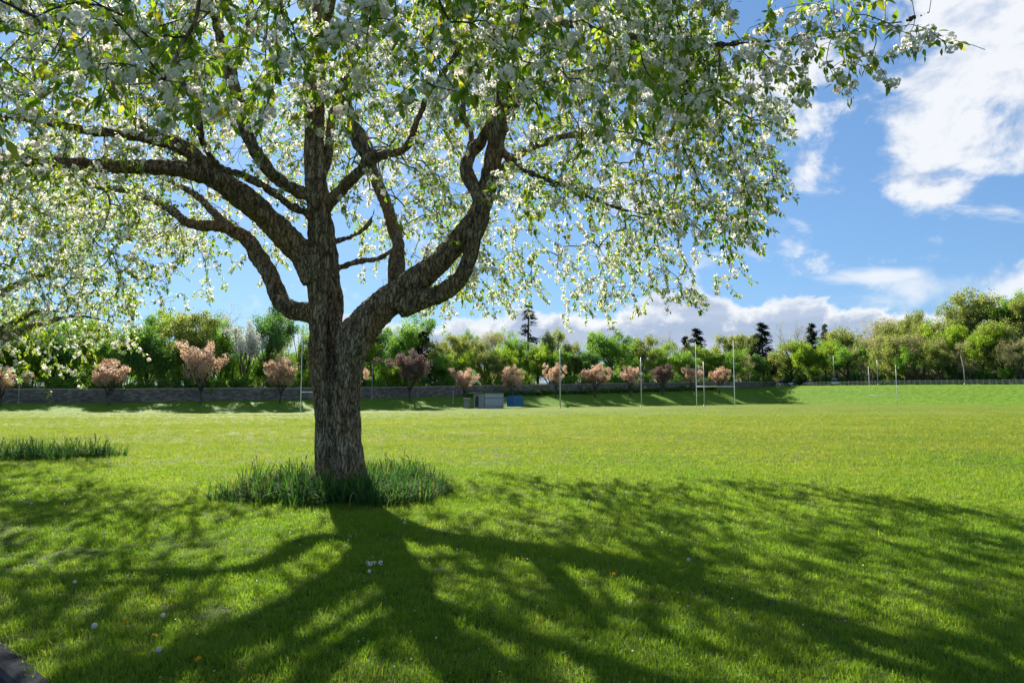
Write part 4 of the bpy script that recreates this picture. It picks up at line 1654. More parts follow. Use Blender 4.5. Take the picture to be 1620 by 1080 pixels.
def proto(kind, seed):
    """meshes (wood, crown) of a tree of height 1"""
    if kind in ('conifer', 'thin_conifer'):
        mb, lf = conifer_proto(seed, kind == 'thin_conifer')
        mat = F_conif
    elif kind in ('pink', 'mauve'):
        mb, tips = skeleton_tree(seed, 'vase')
        lf = leaf_cloud(tips, seed, 95, .062, .017, 1.3, .28)
        mat = F_pink if kind == 'pink' else F_mauve
    elif kind == 'bare':
        mb, tips = skeleton_tree(seed, 'bare')
        lf = leaf_cloud(tips, seed, 5, .03, .009, 1, .3)
        mat = F_tan
    elif kind == 'column':
        mb, tips = skeleton_tree(seed, 'column')
        lf = leaf_cloud(tips, seed, 110, .055, .015, 1.6)
        mat = F_lime
    elif kind == 'white':
        mb, tips = skeleton_tree(seed, 'vase')
        lf = leaf_cloud(tips, seed, 44, .05, .017, 1.3, .22)
        mat = F_whiteb
    elif kind == 'bush':
        rr = random.Random(seed)
        mb = MB()
        tips = []
        for j in range(9):
            a = rr.uniform(0, 6.28)
            e = Vector((math.cos(a) * rr.uniform(.1, .5), math.sin(a) * rr.uniform(.1, .5), rr.uniform(.35, .8)))
            mb.tube([(0, 0, -.03), tuple(e * .5 + Vector((0, 0, .1))), tuple(e)], [.02, .014, .006], 4, cap=False)
            tips += [(e, 1), (e * .6, 1)]
            for q in range(4):
                tips.append((e + Vector((rr.gauss(0, .16), rr.gauss(0, .16), rr.gauss(-.08, .13))), 2))
        lf = leaf_cloud(tips, seed, 70, .17, .045, .8, .05)
        mat = F_green
    else:
        mb, tips = skeleton_tree(seed, 'round')
        per = {'green': 105, 'dark': 110, 'lime': 98, 'olive': 86, 'tan': 60}[kind]
        lf = leaf_cloud(tips, seed, per, .088, .0165 if kind != 'tan' else .0125, .85)
        mat = {'green': F_green, 'dark': F_dark, 'lime': F_lime, 'olive': F_olive, 'tan': F_tan}[kind]
    # normalise to height 1, radius measured
    zs = lf[0][:, 2]
    top = np.percentile(zs, 99.7)
    v = lf[0] / top
    wv = np.array(mb.v) / top
    rad = np.percentile(np.hypot(v[:, 0], v[:, 1]), 97)
    cm = np_mesh("crown", v, lf[1], {'tone': lf[2]})
    cm.materials.append(mat)
    wm = bpy.data.meshes.new("trunk")
    wm.from_pydata([tuple(x) for x in wv], [], mb.f)
    wm.polygons.foreach_set('use_smooth', np.ones(len(wm.polygons), bool))
    wm.update()
    wm.materials.append(M_bark2 if kind not in ('pink', 'white') else M_bark2)
    return wm, cm, rad


NVAR = {'green': 3, 'dark': 2, 'lime': 3, 'olive': 3, 'tan': 2, 'bare': 2, 'conifer': 3, 'thin_conifer': 1, 'pink': 4, 'mauve': 2, 'white': 1, 'column': 2, 'bush': 4}
PROTO = {k: [proto(k, 300 + 17 * i + 5 * len(k) + ord(k[0])) for i in range(nv)] for k, nv in NVAR.items()}
BUSH_MATS = {'dark': F_dark, 'lime': F_lime, 'green': F_green, 'tan': F_tan, 'olive': F_olive}
BUSH = {}
for mk, mm in BUSH_MATS.items():
    BUSH[mk] = []
    for wm, cm, rad in PROTO['bush']:
        c2 = cm.copy()
        c2.materials.clear()
        c2.materials.append(mm)
        BUSH[mk].append((wm, c2, rad))


def put_tree(name, kind, X, Y, height, width, label, cat="tree", group=None, meshes=None, z=None):
    wm, cm, rad = meshes or rnd.choice(PROTO[kind])
    z = gz(X, Y) if z is None else z
    o = thing(name, label, cat, (X, Y, z - .05), rnd.uniform(0, 6.28), group)
    sx = width / (2 * rad)
    o.scale = (sx * rnd.uniform(.95, 1.05), sx * rnd.uniform(.95, 1.05), height)
    link("trunk", wm, None, o)
    link("crown", cm, None, o)
    return o


def wall_Y(px):
    """distance ahead at which a line of sight meets the wall"""
    v = (px - 810) / 1080
    w0 = row_pt(0) - 5.2 * ROWN
    return float((w0 @ ROWN) / (v * ROWN[0] + ROWN[1])) + .5


def fence_Y(px):
    vv = (px - 810) / 1080
    k = (97 - 169 * vv) / (.4 + .917 * vv)
    return 169 + .917 * k


def depth_base(px):
    return wall_Y(px) if px < 1228 else min(fence_Y(px), 235)


def top_to_height(px, py, X, Y):
    return at(px, py, Y).z - gz(X, Y)


ORD = ["first", "second", "third", "fourth", "fifth", "sixth", "seventh", "eighth", "ninth", "tenth", "eleventh", "twelfth", "thirteenth", "fourteenth"]
# row of pink cherries along the foot of the wall, equal steps apart
PINK_TOP = [575, 568, 541, 562, 572, 556, 582, 577, 574, 576, 579, 577, 577, 580]
PINK_W = [62, 62, 66, 56, 52, 62, 42, 40, 40, 42, 36, 36, 34, 34]
PINK_PX = [5, 170, 322, 440, 562, 650, 735, 812, 885, 942, 997, 1050, 1093, 1137]
DULL = (5, 11)
NEAR_WHAT = ["beside the thin pole", "under the drooping white cherry", "tallest of the row", "beside the goal post next to the big trunk", "half hidden by the big cherry trunk", "", "behind the grey shed", "beside the blue container", "behind a tall grey pole",
             "with the fullest crown", "just short of a tall grey pole", "", "between the middle goal posts", "farthest of the row"]
for i in range(14):
    p = row_pt(i)
    X, Y = p
    if i == 4:
        X, Y = X * 1.0, Y
    h = top_to_height(PINK_PX[i], PINK_TOP[i], X, Y)
    kind = 'mauve' if i in DULL else 'pink'
    lab = ("dull bronze-leaved cherry, %s along the wall" % ORD[i]) if kind == 'mauve' else ("pink-blossom cherry, %s along the wall, %s" % (ORD[i], NEAR_WHAT[i]))
    ms = PROTO[kind][(i * 3 + 1) % len(PROTO[kind])]
    put_tree("pink_cherry_tree" if kind == 'pink' else "bronze_cherry_tree", kind, X, Y, h, PINK_W[i] * Y / 1080 * rnd.uniform(.98, 1.16), lab, "tree", "cherry trees in a row along the wall", ms)

LOOK = {'green': "mid-green leafy tree", 'dark': "dark green dense tree", 'lime': "fresh lime-green tree", 'olive': "olive half-leafed tree", 'tan': "brown budding tree", 'bare': "bare-branched tree",
        'conifer': "dark conifer", 'thin_conifer': "gaunt thin conifer", 'white': "white-blossom tree", 'column': "pale slender tree"}
#        px, top y, width px, extra depth, kind
WOOD = [(-150, 470, 120, 8, 'green'), (-95, 500, 110, 7, 'dark'), (-40, 480, 120, 9, 'green'), (20, 500, 120, 7, 'lime'), (75, 480, 120, 16, 'green'), (95, 520, 100, 6, 'dark'), (150, 498, 95, 9, 'lime'), (185, 520, 80, 5, 'green'), (235, 505, 110, 6, 'dark'),
        (262, 488, 80, 16, 'lime'), (300, 494, 100, 9, 'olive'), (338, 478, 90, 18, 'bare'), (350, 500, 70, 10, 'green'), (385, 500, 74, 4, 'white'), (424, 484, 84, 10, 'dark'), (470, 498, 66, 9, 'column'), (445, 492, 60, 18, 'tan'), (515, 505, 90, 8, 'green'), (560, 510, 80, 8, 'lime'),
        (598, 508, 90, 8, 'dark'), (640, 494, 80, 14, 'green'), (668, 524, 44, 10, 'conifer'), (626, 572, 42, 3, 'lime'), (700, 536, 62, 8, 'olive'), (688, 560, 60, 5, 'green'), (735, 527, 56, 12, 'olive'), (748, 523, 44, 18, 'dark'), (767, 524, 56, 10, 'tan'), (730, 555, 50, 5, 'lime'),
        (795, 538, 66, 9, 'lime'), (814, 520, 54, 20, 'green'), (836, 481, 44, 26, 'thin_conifer'), (868, 520, 50, 16, 'olive'), (893, 528, 40, 18, 'bare'), (850, 542, 56, 9, 'lime'), (904, 542, 54, 11, 'olive'), (926, 548, 58, 7, 'dark'), (937, 527, 26, 22, 'conifer'), (780, 556, 50, 5, 'olive'), (875, 552, 50, 5, 'green'),
        (968, 524, 74, 10, 'green'), (988, 523, 50, 20, 'dark'), (1012, 530, 58, 12, 'olive'), (1060, 518, 64, 22, 'bare'), (1040, 541, 56, 9, 'lime'), (1076, 556, 58, 8, 'green'), (1103, 520, 42, 24, 'conifer'), (1085, 532, 24, 20, 'conifer'), (1120, 545, 58, 12, 'lime'), (1146, 529, 60, 26, 'olive'),
        (1182, 529, 50, 28, 'olive'), (1150, 552, 62, 8, 'green'), (1176, 558, 46, 5, 'tan'), (1207, 511, 44, 14, 'conifer'), (1196, 560, 52, 10, 'dark'), (1222, 562, 46, 16, 'olive'), (1140, 575, 40, 4, 'lime'),
        (1266, 505, 62, 40, 'bare'), (1286, 512, 30, 46, 'conifer'), (1307, 513, 22, 50, 'conifer'), (1323, 508, 36, 44, 'bare'), (1248, 540, 56, 10, 'olive'), (1280, 538, 54, 9, 'lime'), (1306, 536, 42, 12, 'lime'), (1286, 575, 24, 4, 'lime'), (1340, 540, 58, 12, 'green'), (1346, 519, 74, 34, 'olive'), (1322, 528, 50, 30, 'olive'),
        (1394, 504, 64, 40, 'tan'), (1380, 556, 26, 4, 'column'), (1372, 532, 60, 14, 'tan'), (1420, 529, 66, 10, 'olive'), (1440, 490, 50, 48, 'olive'), (1462, 528, 74, 9, 'tan'), (1482, 504, 70, 36, 'olive'), (1500, 512, 66, 14, 'lime'), (1522, 516, 44, 12, 'lime'), (1532, 538, 58, 7, 'tan'), (1556, 510, 58, 9, 'lime'),
        (1562, 458, 92, 54, 'olive'), (1526, 478, 74, 50, 'olive'), (1602, 464, 66, 52, 'green'), (1592, 508, 66, 12, 'olive'), (1614, 534, 58, 7, 'tan'), (1640, 470, 70, 48, 'olive'), (1660, 510, 70, 9, 'lime'), (1710, 500, 80, 10, 'olive'), (1770, 490, 90, 10, 'green'), (1410, 512, 60, 30, 'olive'), (1465, 500, 60, 52, 'green'), (1436, 545, 44, 6, 'green'), (1486, 540, 44, 6, 'olive')]
LM = [(-60, "past the end of the row"), (5, "near the thin pole"), (90, "above the drooping white cherry"), (170, "over the second pink cherry"), (245, "before the tallest pink cherry"), (322, "over the tallest pink cherry"), (385, "beside the white-blossom tree"), (440, "over the fourth pink cherry"),
      (530, "behind the big trunk"), (589, "at the lone lamp post"), (650, "over the nearer bronze cherry"), (700, "before the shed"), (735, "over the sixth cherry and shed"), (775, "over the grey shed"), (825, "over the blue container"), (886, "at the first tall pole"), (942, "over the tenth cherry"), (997, "over the eleventh cherry"),
      (1020, "at the second tall pole"), (1050, "over the farther bronze cherry"), (1100, "at middle goal's nearer post"), (1130, "inside the middle goal"), (1165, "at middle goal's farther post"), (1205, "where the wall ends"), (1245, "over the parked cars"), (1285, "past the parked cars"), (1320, "at the road lamp"),
      (1350, "short of the far goal"), (1378, "at far goal's nearer post"), (1418, "at far goal's farther post"), (1470, "halfway along the rail fence"), (1523, "at the leaning pole"), (1570, "past the leaning pole"), (1640, "at the end of the rail fence")]
used = {}
GN = {'green': "green trees behind the wall and fence", 'dark': "dark trees behind the wall and fence", 'lime': "lime-green trees behind the wall and fence", 'olive': "olive trees behind the wall and fence", 'tan': "budding trees behind the wall and fence",
      'bare': "bare trees behind the wall and fence", 'conifer': "conifers above the woodland", 'thin_conifer': None, 'white': None, 'column': "slender pale trees"}
for (px, ty, wd, dp, kind) in WOOD:
    Y = depth_base(px) + dp
    X = (px - 810) / 1080 * Y
    h = top_to_height(px, ty, X, Y)
    where = min(LM, key=lambda q: abs(q[0] - px))[1]
    side = "behind the wall" if px < 1228 else "behind the fence"
    rowt = "back" if dp > 13 else "front"
    lab = "%s %s, %s row, %s" % (LOOK[kind], side, rowt, where)
    if lab in used:
        lab = "%s %s %s, %s row, %s" % ("tall" if h > used[lab] else "lower", LOOK[kind], side, rowt, where)
    used[lab] = h
    nm = {'conifer': 'conifer_tree', 'thin_conifer': 'conifer_tree', 'bare': 'bare_tree', 'white': 'white_blossom_tree', 'column': 'slender_tree'}.get(kind, 'broadleaf_tree')
    put_tree(nm, kind, X, Y, h, wd * Y / 1080 * 1.08, lab, "tree", GN[kind])

# undergrowth behind wall and fence
ub = 0
for px in list(range(-120, 1225, 16)) + list(range(1240, 1700, 12)):
    pxx = px + rnd.uniform(-8, 8)
    Y = depth_base(pxx) + (rnd.uniform(1.5, 3.5) if px < 1228 else rnd.uniform(8, 13))
    X = (pxx - 810) / 1080 * Y
    mk = rnd.choice(('dark', 'green', 'green', 'lime', 'lime', 'olive') if px < 1228 else ('dark', 'tan', 'olive', 'green', 'dark', 'dark'))
    hh = rnd.uniform(2.6, 5.4) if px < 1228 else rnd.uniform(2.4, 5.2)
    put_tree("bush", None, X, Y, hh, rnd.uniform(3.4, 5.5), ("%s behind the %s, %s" % ({"dark": "dark green undergrowth shrub", "green": "mid-green shrub", "lime": "lime-green shrub", "tan": "brown twiggy shrub", "olive": "olive shrub"}[mk], "stone wall" if px < 1228 else "rail fence", min(LM, key=lambda q: abs(q[0] - pxx))[1])), "bush",
             "bushes behind the stone wall" if px < 1228 else "bushes behind the rail fence", BUSH[mk][rnd.randrange(4)])
# deep wood behind everything reads as one mass
parts = []
wmb = MB()
for k in range(300):
    px = rnd.uniform(-250, 1780)
    dp = rnd.uniform(8, 60) if px < 1228 else rnd.uniform(24, 100)
    Y = depth_base(px) + dp
    X = (px - 810) / 1080 * Y
    wm, cm, rad = PROTO[rnd.choice(('green', 'dark', 'olive', 'dark'))][rnd.randrange(2)]
    h = rnd.uniform(7.5, 11) if px < 1228 else rnd.uniform(7, 10)
    nv = len(cm.vertices)
    co = np.zeros(nv * 3, np.float32); cm.vertices.foreach_get('co', co); co = co.reshape(-1, 3)[:len(co) // 3]
    keepq = nv // 4
    sel_q = np.sort(np.random.default_rng(k).choice(keepq, keepq // 3, replace=False))
    vid = (sel_q[:, None] * 4 + np.arange(4)).ravel()
    v = co[vid] * np.array([6.2 / (2 * rad) * 1.3, 6.2 / (2 * rad) * 1.3, h])
    v = v + np.array([X, Y, gz(X, Y)])
    nq = len(sel_q)
    f = (np.arange(nq) * 4)[:, None, None] + np.array([(0, 1, 2), (0, 2, 3)])[None]
    parts.append((v, f.reshape(-1, 3), np.random.default_rng(k).random(len(v))))
    wmb.tube([(X, Y, gz(X, Y) - .2), (X + .2, Y, gz(X, Y) + h * .6)], [.22, .1], 5, cap=False)
v, f, t = merge(parts)
fw = link("far_wood", np_mesh("far_wood", v, f, {'tone': t}), F_green, None, 'stuff')
wmb.build("far_wood_trunks", M_bark2, None, kind='stuff')

# ------------------------------------------------------------------ stone wall
m, nt = new_mat("wall_stone")
tcn = nt.n('ShaderNodeTexCoord').outputs['Object']
tone = nt.n('ShaderNodeAttribute', attribute_name='tone').outputs['Fac']
c = nt.ramp(tone, [(0, (.10, .095, .09)), (.5, (.18, .17, .16)), (1, (.28, .26, .235))])
c = nt.mix(nt.m('MULTIPLY', nt.sstep(nt.noise(tcn, .35, 5, .6), .45, .65), .55), c, (.085, .08, .08))
out(nt, principled(nt, c, .9, bump=nt.noise(tcn, 9, 5), bump_s=.5, bump_d=.03))
M_stone = m
M_cope = plain_mat("coping_stone", (.33, .31, .28), .9, .3, 1.5)
WD3 = Vector((ROWD[0], ROWD[1], 0))
wrot = math.atan2(ROWD[1], ROWD[0])
wall = thing("stone_wall", "long grey rubble stone wall with pale coping along the far side", "wall", (0, 0, 0))
NRM = Vector((ROWN[0], ROWN[1], 0))


def wall_line(t):
    p = row_pt(t) - 5.2 * ROWN
    return Vector((p[0], p[1], 0))


def wall_base(t):
    return float(np.interp(t, [-6, 1, 5, 9, 13, 16], [.3, .6, 1.2, 2.3, 3.6, 4.3]))


def wall_top(t):
    return float(np.interp(t, [-6, -.1, .4, 1, 5, 9, 13, 16], [2.3, 2.35, 2.38, 2.42, 3.08, 4.2, 5.3, 5.75]))


core = MB()
T0, T1e, dt = -5.0, 16.1, .1
N = int((T1e - T0) / dt)
for i in range(N):
    t = T0 + (i + .5) * dt
    zb, zt = wall_base(t) - .6, wall_top(t)
    core.box(wall_line(t) + Vector((0, 0, (zb + zt) / 2)), (12.05 * dt + .001, .40, zt - zb), wrot)
core.build("wall_core", M_stone, wall)
st = MB(); tones = []
for row in range(9):
    s = T0 * 12.05
    while s < T1e * 12.05:
        ln = rnd.uniform(.3, .8)
        t = (s + ln / 2) / 12.05
        hh = .235
        zt = wall_top(t) - row * hh - hh / 2
        if zt > wall_base(t) - .25:
            pr = rnd.uniform(.0, .05)
            ctr = wall_line(t) + NRM * (.205 + pr / 2) + Vector((0, 0, zt + rnd.uniform(-.01, .01)))
            st.box(ctr, (ln - .03, .03 + pr, hh - rnd.uniform(.02, .05)), wrot + rnd.uniform(-.02, .02))
            tones += [rnd.random()] * 8
        s += ln
me = st.mesh("stones")
a = me.attributes.new('tone', 'FLOAT', 'POINT')
a.data.foreach_set('value', np.array(tones, np.float32))
link("stones", me, M_stone, wall, 'stuff')
cope_me = MB().box((0, 0, 0), (1.0, .52, .13), taper=.93).mesh("coping_stone")
cope_me.materials.append(M_cope)
s = T0 * 12.05
nc = 0
while s < T1e * 12.05 and nc < 298:
    t = s / 12.05
    ln = .92
    o = link("coping_stone", cope_me, None, wall)
    o.location = wall_line(t) + Vector((0, 0, wall_top(t) + .068 + rnd.uniform(-.012, .012)))
    o.rotation_euler = (rnd.uniform(-.02, .02), -math.atan2(wall_top(t + .1) - wall_top(t - .1), 2.4), wrot)
    s += ln
    nc += 1

# dark clipped hedge at the foot of the wall, bush by bush
for i in range(46):
    t = 6.3 + i * .155
    p = row_pt(t) - 3.6 * ROWN + np.array([rnd.uniform(-.4, .4), rnd.uniform(-.4, .4)])
    if not (t < 13.4):
        break
    put_tree("hedge_bush", None, p[0], p[1], rnd.uniform(1.0, 1.5), rnd.uniform(2.4, 3.2), "dark low bush in the hedge at the foot of the stone wall", "bush", "bushes of the hedge along the wall foot", BUSH['dark'][rnd.randrange(4)])

# ------------------------------------------------------------------ rail fence on the far bank
fence = thing("rail_fence", "weathered timber post and rail fence along the top of the grass bank", "fence", (0, 0, 0))
post_me = MB().box((0, 0, .5), (.13, .13, 1.25)).mesh("fence_post"); post_me.materials.append(M_wood)
rail_me = MB().box((0, 0, 0), (1.0, .05, .17)).mesh("rail"); rail_me.materials.append(M_wood)
frot = math.atan2(FD[1], FD[0])
prevp = None
for i in range(-22, 58):
    k = -i * 1.35
    p = fence_pt(k)
    z = gz(p[0], p[1])
    o = link("fence_post", post_me, None, fence, loc=(p[0], p[1], z))
    o.rotation_euler = (rnd.uniform(-.03, .03), rnd.uniform(-.03, .03), frot)
    cur = Vector((p[0], p[1], z))
    if prevp is not None:
        mid = (prevp + cur) / 2
        d = cur - prevp
        for hz in (.45, .88):
            r_ = link("rail", rail_me, None, fence, loc=mid + Vector((FN[0] * .09, FN[1] * .09, hz + rnd.uniform(-.015, .015))))
            r_.rotation_euler = (0, -math.atan2(d.z, Vector((d.x, d.y)).length), frot)
            r_.scale = (d.length * .995, 1, 1)
    prevp = cur
# road behind the fence
rv, rf = [], []
for i in range(60):
    k = 46 - i * 2.6
    p = fence_pt(k)
    for off in (1.2, 6.4):
        q = p - FN * off
        rv.append((q[0], q[1], gz(q[0], q[1]) + .03))
    if i:
        b = 2 * i
        rf.append((b - 2, b, b + 1, b - 1))
MB().raw(rv, rf).build("estate_road", M_asphalt, kind='structure')

# ------------------------------------------------------------------ rugby goals and poles
def goal(pa, pb, ha, hb, hbar, label, wpx):
    """pa, pb: foot points"""
    c = (pa + pb) / 2
    o = thing("rugby_goal", label, "goal posts", c, 0, "white rugby goals on the playing field")
    r = wpx
    for p, h in ((pa, ha), (pb, hb)):
        q = p - c
        MB().tube([q + Vector((0, 0, -.2)), q + Vector((0, 0, 3)), q + Vector((0, 0, h))], [r, r * .95, r * .6], 10).build("goal_post", M_white, o, True)
    qa, qb = pa - c + Vector((0, 0, hbar)), pb - c + Vector((0, 0, hbar))
    MB().tube([qa, qb], [r * .85, r * .85], 10).build("crossbar", M_white, o, True)


def foot(px, Y):
    X = (px - 810) / 1080 * Y
    return Vector((X, Y, gz(X, Y)))


def h_of(px, py, p):
    return at(px, py, p.y).z - p.z


a_, b_ = foot(477, 98), foot(536, 99.5)
goal(a_, b_, h_of(477, 533, a_), h_of(536, 537, b_), h_of(477, 620, a_), "white rugby goal partly hidden behind the big cherry trunk", .052)
a_, b_ = foot(1101, 103), foot(1161, 102)
goal(a_, b_, h_of(1100, 541, a_), h_of(1160, 538, b_), 3.05, "white rugby goal in the middle distance in front of the pink cherries", .055)
a_, b_ = foot(1374, 150), foot(1417, 148)
goal(a_, b_, h_of(1373, 579, a_), h_of(1416, 577, b_), h_of(1395, 625, a_), "far white rugby goal in front of the sunlit grass bank", .055)


def pole(px, Y, top, rad, label, name="pole", lean=0, lamp=None, cat="pole", mat=None, group=None, z=None):
    p = foot(px, Y)
    if z is not None:
        p.z = z
    h = at(px, top, Y).z - p.z
    o = thing(name, label, cat, p, 0, group)
    MB().tube([(0, 0, -.2), (0, 0, h * .5), (lean, 0, h)], [rad, rad * .85, rad * .6], 8).build("shaft", mat or M_grey_metal, o, True)
    MB().tube([(0, 0, -.1), (0, 0, .10), (0, 0, .25)], [rad * 1.7, rad * 1.6, rad * 1.05], 8).build("base_sleeve", M_grey_metal, o, True)
    if lamp:
        MB().tube([(lean, 0, h - .05), (lean + lamp * .5, 0, h + .05), (lean + lamp, 0, h + .05)], rad * .5, 6).build("lamp_arm", M_grey_metal, o)
        MB().box((lean + lamp * 1.15, 0, h + .03), (.62, .25, .13), taper=.8).build("lamp_head", M_grey_metal, o)


G_ = "tall grey poles along the far edge of the field"
pole(886, 124, 552, .13, "tall grey pole on the field edge beside the blue container", group=G_)
pole(1014, 128, 565, .12, "tall grey pole on the field edge between shed and middle goal", group=G_)
pole(1113, 118, 572, .11, "grey pole standing behind the middle rugby goal", group=G_)
pole(32, 93, 598, .07, "thin grey pole in front of the stone wall's lower end")
pole(717, 128, 618, .07, "short grey post on the bank before the shed")
pole(589, wall_Y(589) - 2.5, 574, .07, "street lamp in front of the wall beside the big cherry trunk", "street_lamp", 0, -1.2, "street lamp")
pole(963, wall_Y(963) + 2, 581, .07, "street lamp behind the wall beside the tenth cherry", "street_lamp", 0, .9, "street lamp")
pole(1319, fence_Y(1319) + 4, 562, .09, "road lamp on the bank past the parked cars", "street_lamp", 0, -1.0, "street lamp")
pole(1388, fence_Y(1388) + 2, 569, .11, "straight pale pole behind the fence inside the far goal", "pole")
pole(1525, fence_Y(1525) + 1, 562, .13, "pale pole leaning at the rail fence", "pole", -.55, mat=M_wood)

# ------------------------------------------------------------------ shed, container and the things beside them
M_shed = plain_mat("grey_render", (.30, .31, .33), .8, .2, 1.2)
M_shed2 = plain_mat("pale_panel", (.38, .40, .43), .7, .15, .8)
M_roof = plain_mat("felt_roof", (.10, .10, .10), .9, .3, 2)
M_roof_pale = plain_mat("pale_roof_sheet", (.50, .47, .40), .8, .2, 2)
M_door = plain_mat("dark_door", (.05, .055, .07), .6, .2, 2)
M_rust = plain_mat("brown_post", (.22, .18, .13), .8, .3, 4)
SY = 123.0
k_ = SY / 1080


def sx_(px):
    return (px - 810) * k_


base_z = gz(sx_(775), SY)
base_z = at(775, 643, SY).z
shed = thing("shed", "grey flat-roofed block shed with panelled front at the field edge", "shed", (sx_(770), SY, base_z))
x0, x1, x2 = sx_(749) - sx_(770), sx_(766.5) - sx_(770), sx_(796.5) - sx_(770)
H = 21 * k_
pan = MB()
pan.box(((x1 + x2) / 2, 1.5, H / 2 - .25), (x2 - x1, 3.0, H + .5))
pan.build("wall", M_shed, shed)
# angled side wall with the door
sv = [(x0, 1.4, -.5), (x1 - .003, -.004, -.5), (x1 - .003, 3.0, -.5), (x0, 3.0, -.5)]
sv += [(q[0], q[1], H - .22) if q[0] < x1 - .1 else (q[0], q[1], H - .02) for q in sv]
MB().raw(sv, [(0, 3, 2, 1), (4, 5, 6, 7), (0, 1, 5, 4), (1, 2, 6, 5), (2, 3, 7, 6), (3, 0, 4, 7)]).build("side_wall", M_shed, shed)
sd = (Vector((x1, 0, 0)) - Vector((x0, 1.4, 0))).normalized()
srot = math.atan2(sd.y, sd.x)
dc = Vector((x0, 1.4, 0)) + sd * .75 + Vector((sd.y, -sd.x, 0)) * .03
MB().box(dc + Vector((0, 0, .95)), (.75, .05, 1.9), srot).build("door", M_door, shed)
for j in range(4):
    w_ = (x2 - x1 - .25) / 4
    cx = x1 + .12 + w_ * (j + .5)
    MB().box((cx, -.02, H * .80), (w_ - .07, .05, H * .27)).build("window_panel", M_shed2, shed)
    MB().box((cx, -.015, H * .34), (w_ - .05, .035, H * .52)).build("wall_panel", M_shed2, shed)
MB().box(((x1 + x2) / 2, -.03, H * .645), (x2 - x1 - .1, .09, .05)).build("window_sill", M_door, shed)
MB().box((x1 + .03, -.05, H / 2), (.12, .12, H)).build("corner_post", M_rust, shed)
rt_ = MB()
rt_.raw([(x1 - .9, -.25, H + .30), (x2 + .12, -.25, H + .02), (x2 + .12, 3.2, H + .02), (x1 - .9, 3.2, H + .30), (x1 - .9, -.25, H + .42), (x2 + .12, -.25, H + .14), (x2 + .12, 3.2, H + .14), (x1 - .9, 3.2, H + .42)],
        [(0, 3, 2, 1), (4, 5, 6, 7), (0, 1, 5, 4), (1, 2, 6, 5), (2, 3, 7, 6), (3, 0, 4, 7)])
rt_.build("roof", M_roof, shed)
MB().raw([(x0 - .9, 1.0, H - .02), (x1 - .35, -.1, H + .10), (x1 - .35, 3.0, H + .10), (x0 - .9, 3.0, H - .02), (x0 - .9, 1.0, H + .06), (x1 - .35, -.1, H + .18), (x1 - .35, 3.0, H + .18), (x0 - .9, 3.0, H + .06)],
         [(0, 3, 2, 1), (4, 5, 6, 7), (0, 1, 5, 4), (1, 2, 6, 5), (2, 3, 7, 6), (3, 0, 4, 7)]).build("side_roof", M_roof_pale, shed)
lean = thing("lean_to", "little lean-to with a pale roof beside the grey shed", "shelter", (sx_(738.5), SY + .3, base_z))
MB().box((0, 1.1, .45), (1.0, .1, 1.9)).build("back_panel", M_shed, lean)
for dx in (-.5, .5):
    MB().box((dx, 0, .65), (.09, .09, 1.5)).build("post", M_rust, lean)
MB().box((0, .5, 1.46), (1.25, 1.4, .10)).build("roof", M_roof_pale, lean)
gatep = thing("wire_gate", "small dark wire gate panel beside the grey shed", "gate", (sx_(803), SY + .5, base_z))
for dx in (-.62, .62):
    MB().box((dx, 0, .7), (.07, .07, 1.7)).build("gate_post", M_grey_metal, gatep)
for hz in (.1, .8, 1.48):
    MB().box((0, 0, hz), (1.18, .045, .05)).build("rail", M_grey_metal, gatep)
wires = MB()
for q in range(11):
    wires.box((-.55 + q * .11, .012, .78), (.018, .018, 1.36))
wires.build("wire_mesh", M_door, gatep, kind='stuff')
MB().box((.0, -.035, 1.05), (.16, .02, .22)).build("notice", M_white, gatep)
# container seen on its corner
M_blue = plain_mat("blue_container_paint", (.03, .13, .30), .45, .2, 1.5)
M_blue2 = plain_mat("pale_blue_doors", (.12, .30, .44), .45, .15, 1.5)
cont = thing("storage_container", "small blue steel storage container on the edge of the field", "container", (sx_(827.5), 122.2, at(827, 643, 122.2).z), R(38))
HC = 1.95
MB().box((-1.05, 1.0, HC / 2), (2.06, 1.9, HC - .02)).build("body", M_blue, cont)
for q in range(9):
    MB().box((-.17 - q * .22, .038, HC / 2), (.11, .035, HC - .2)).build("side_panel", M_blue, cont)
for q in range(2):
    MB().box((.0, .5 + q * .95, HC / 2), (.05, .90, HC - .16)).build("door", M_blue2, cont)
    MB().tube([(.05, .75 + q * .45, .15), (.05, .75 + q * .45, HC - .15)], .02, 6).build("lock_bar", M_grey_metal, cont)
for q in ((-2.06, .06), (0, .06), (0, 1.94), (-2.06, 1.94)):
    MB().box((q[0], q[1], HC / 2), (.11, .11, HC)).build("corner_post", M_blue, cont)
MB().box((.036, 1.5, HC * .45), (.025, .28, .42)).build("notice", M_white, cont)
MB().box((-1.05, 1.0, HC + .02), (2.2, 2.0, .05)).build("roof", M_blue, cont)
# dark low bin-like shrub beyond the pole
p = foot(898, 127)
put_tree("bush", None, p.x, p.y, 1.3, 1.5, "small dark round bush alone on the bank beside the tall grey pole", "bush", None, BUSH['dark'][1])

# ------------------------------------------------------------------ parked cars
M_glass = plain_mat("car_glass", (.03, .04, .05), .1, .1, 1, bump_s=0)
M_tyre = plain_mat("tyre_rubber", (.02, .02, .02), .8, .2, 5)
M_lamp = plain_mat("headlight_glass", (.75, .77, .8), .2, .05, 5, bump_s=0)


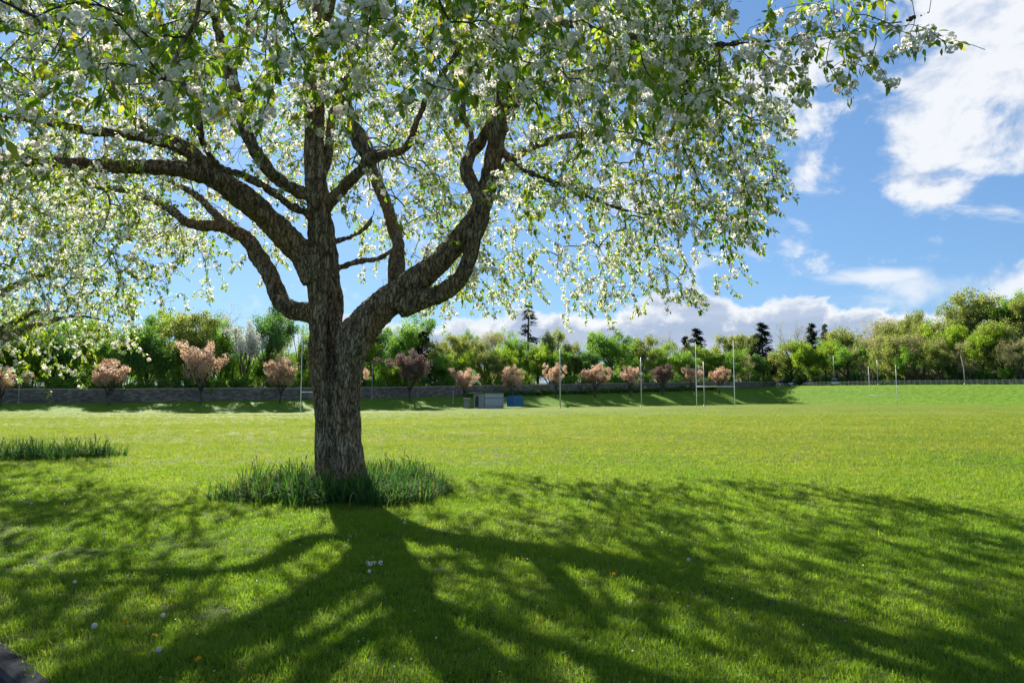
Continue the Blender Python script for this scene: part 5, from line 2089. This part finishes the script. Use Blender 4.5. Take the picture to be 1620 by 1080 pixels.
def car(px, Y, rz, mat, label, tall=1.0, length=4.2):
    p = foot(px, Y)
    o = thing("parked_car", label, "car", (p.x, p.y, p.z + .05), rz, "cars parked at the end of the wall")
    Lh, W = length / 2, .86
    prof = [(-Lh, .35), (-Lh + .02, .78), (-Lh + .25, .92), (-Lh * .45, .98), (Lh * .55, .96), (Lh - .15, .88), (Lh, .62), (Lh - .03, .33), (-Lh * .7, .28), (Lh * .7, .28)]
    outl = [(-Lh, .35), (-Lh + .02, .78), (-Lh + .25, .95), (Lh * .45, .97), (Lh - .18, .84), (Lh, .60), (Lh - .03, .30), (-Lh + .05, .28)]

    def extr(poly, w0, w1=None, zsplit=None):
        v = []
        for s_ in (-1, 1):
            for (x, z) in poly:
                ww = w0 if (zsplit is None or z < zsplit) else w1
                v.append((x, s_ * ww, z))
        n_ = len(poly)
        f = [tuple(range(n_)), tuple(reversed(range(n_, 2 * n_)))]
        for i in range(n_):
            j = (i + 1) % n_
            f.append((i, i + n_, j + n_, j))
        return v, f
    MB().raw(*extr(outl, W)).build("body", mat, o)
    cab = [(-Lh + .35, .95), (-Lh + .75, 1.42 * tall), (.25, 1.46 * tall), (Lh * .48, .965)]
    MB().raw(*extr(cab, W - .04, W - .20, 1.1)).build("cabin", M_glass, o)
    roofp = [(-Lh + .78, 1.425 * tall), (-Lh + .85, 1.475 * tall), (.18, 1.50 * tall), (.27, 1.45 * tall)]
    MB().raw(*extr(roofp, W - .19)).build("roof", mat, o)
    for x in (-Lh * .62, Lh * .62):
        for y in (-1, 1):
            wv = MB().tube([(x, y * (W - .16), .31), (x, y * (W + .01), .31)], [.31, .31], 14).build("wheel", M_tyre, o)
            MB().tube([(x, y * (W - .1), .31), (x, y * (W + .02), .31)], [.19, .17], 10).build("rim", M_grey_metal, wv)
    for y in (-.58, .58):
        MB().box((Lh - .04, y, .68), (.12, .32, .14)).build("headlight", M_lamp, o)
        MB().box((-Lh + .02, y, .72), (.06, .28, .16)).build("tail_light", M_red, o)


M_red = plain_mat("tail_lamp", (.35, .02, .02), .3, .1, 3)
M_cw = plain_mat("white_car_paint", (.75, .77, .80), .25, .05, 1, bump_s=0)
M_cd = plain_mat("silver_blue_car_paint", (.30, .36, .45), .25, .05, 1, bump_s=0)
M_cb = plain_mat("taupe_car_paint", (.34, .30, .30), .3, .05, 1, bump_s=0)
car(1239, 214, R(200), M_cw, "white car parked where the stone wall ends, next to a blue-grey car", 1.15, 4.4)
car(1256, 210, R(215), M_cd, "blue-grey car parked behind the bank beside the white car", 1.0, 4.3)
car(1281, fence_Y(1281) + 4, R(110), M_cb, "taupe car parked under the small lime tree behind the bank", 1.1, 4.2)
car(1320, fence_Y(1320) + 3.5, R(250), M_cw, "white car parked by the road lamp behind the bank", 1.2, 4.4)
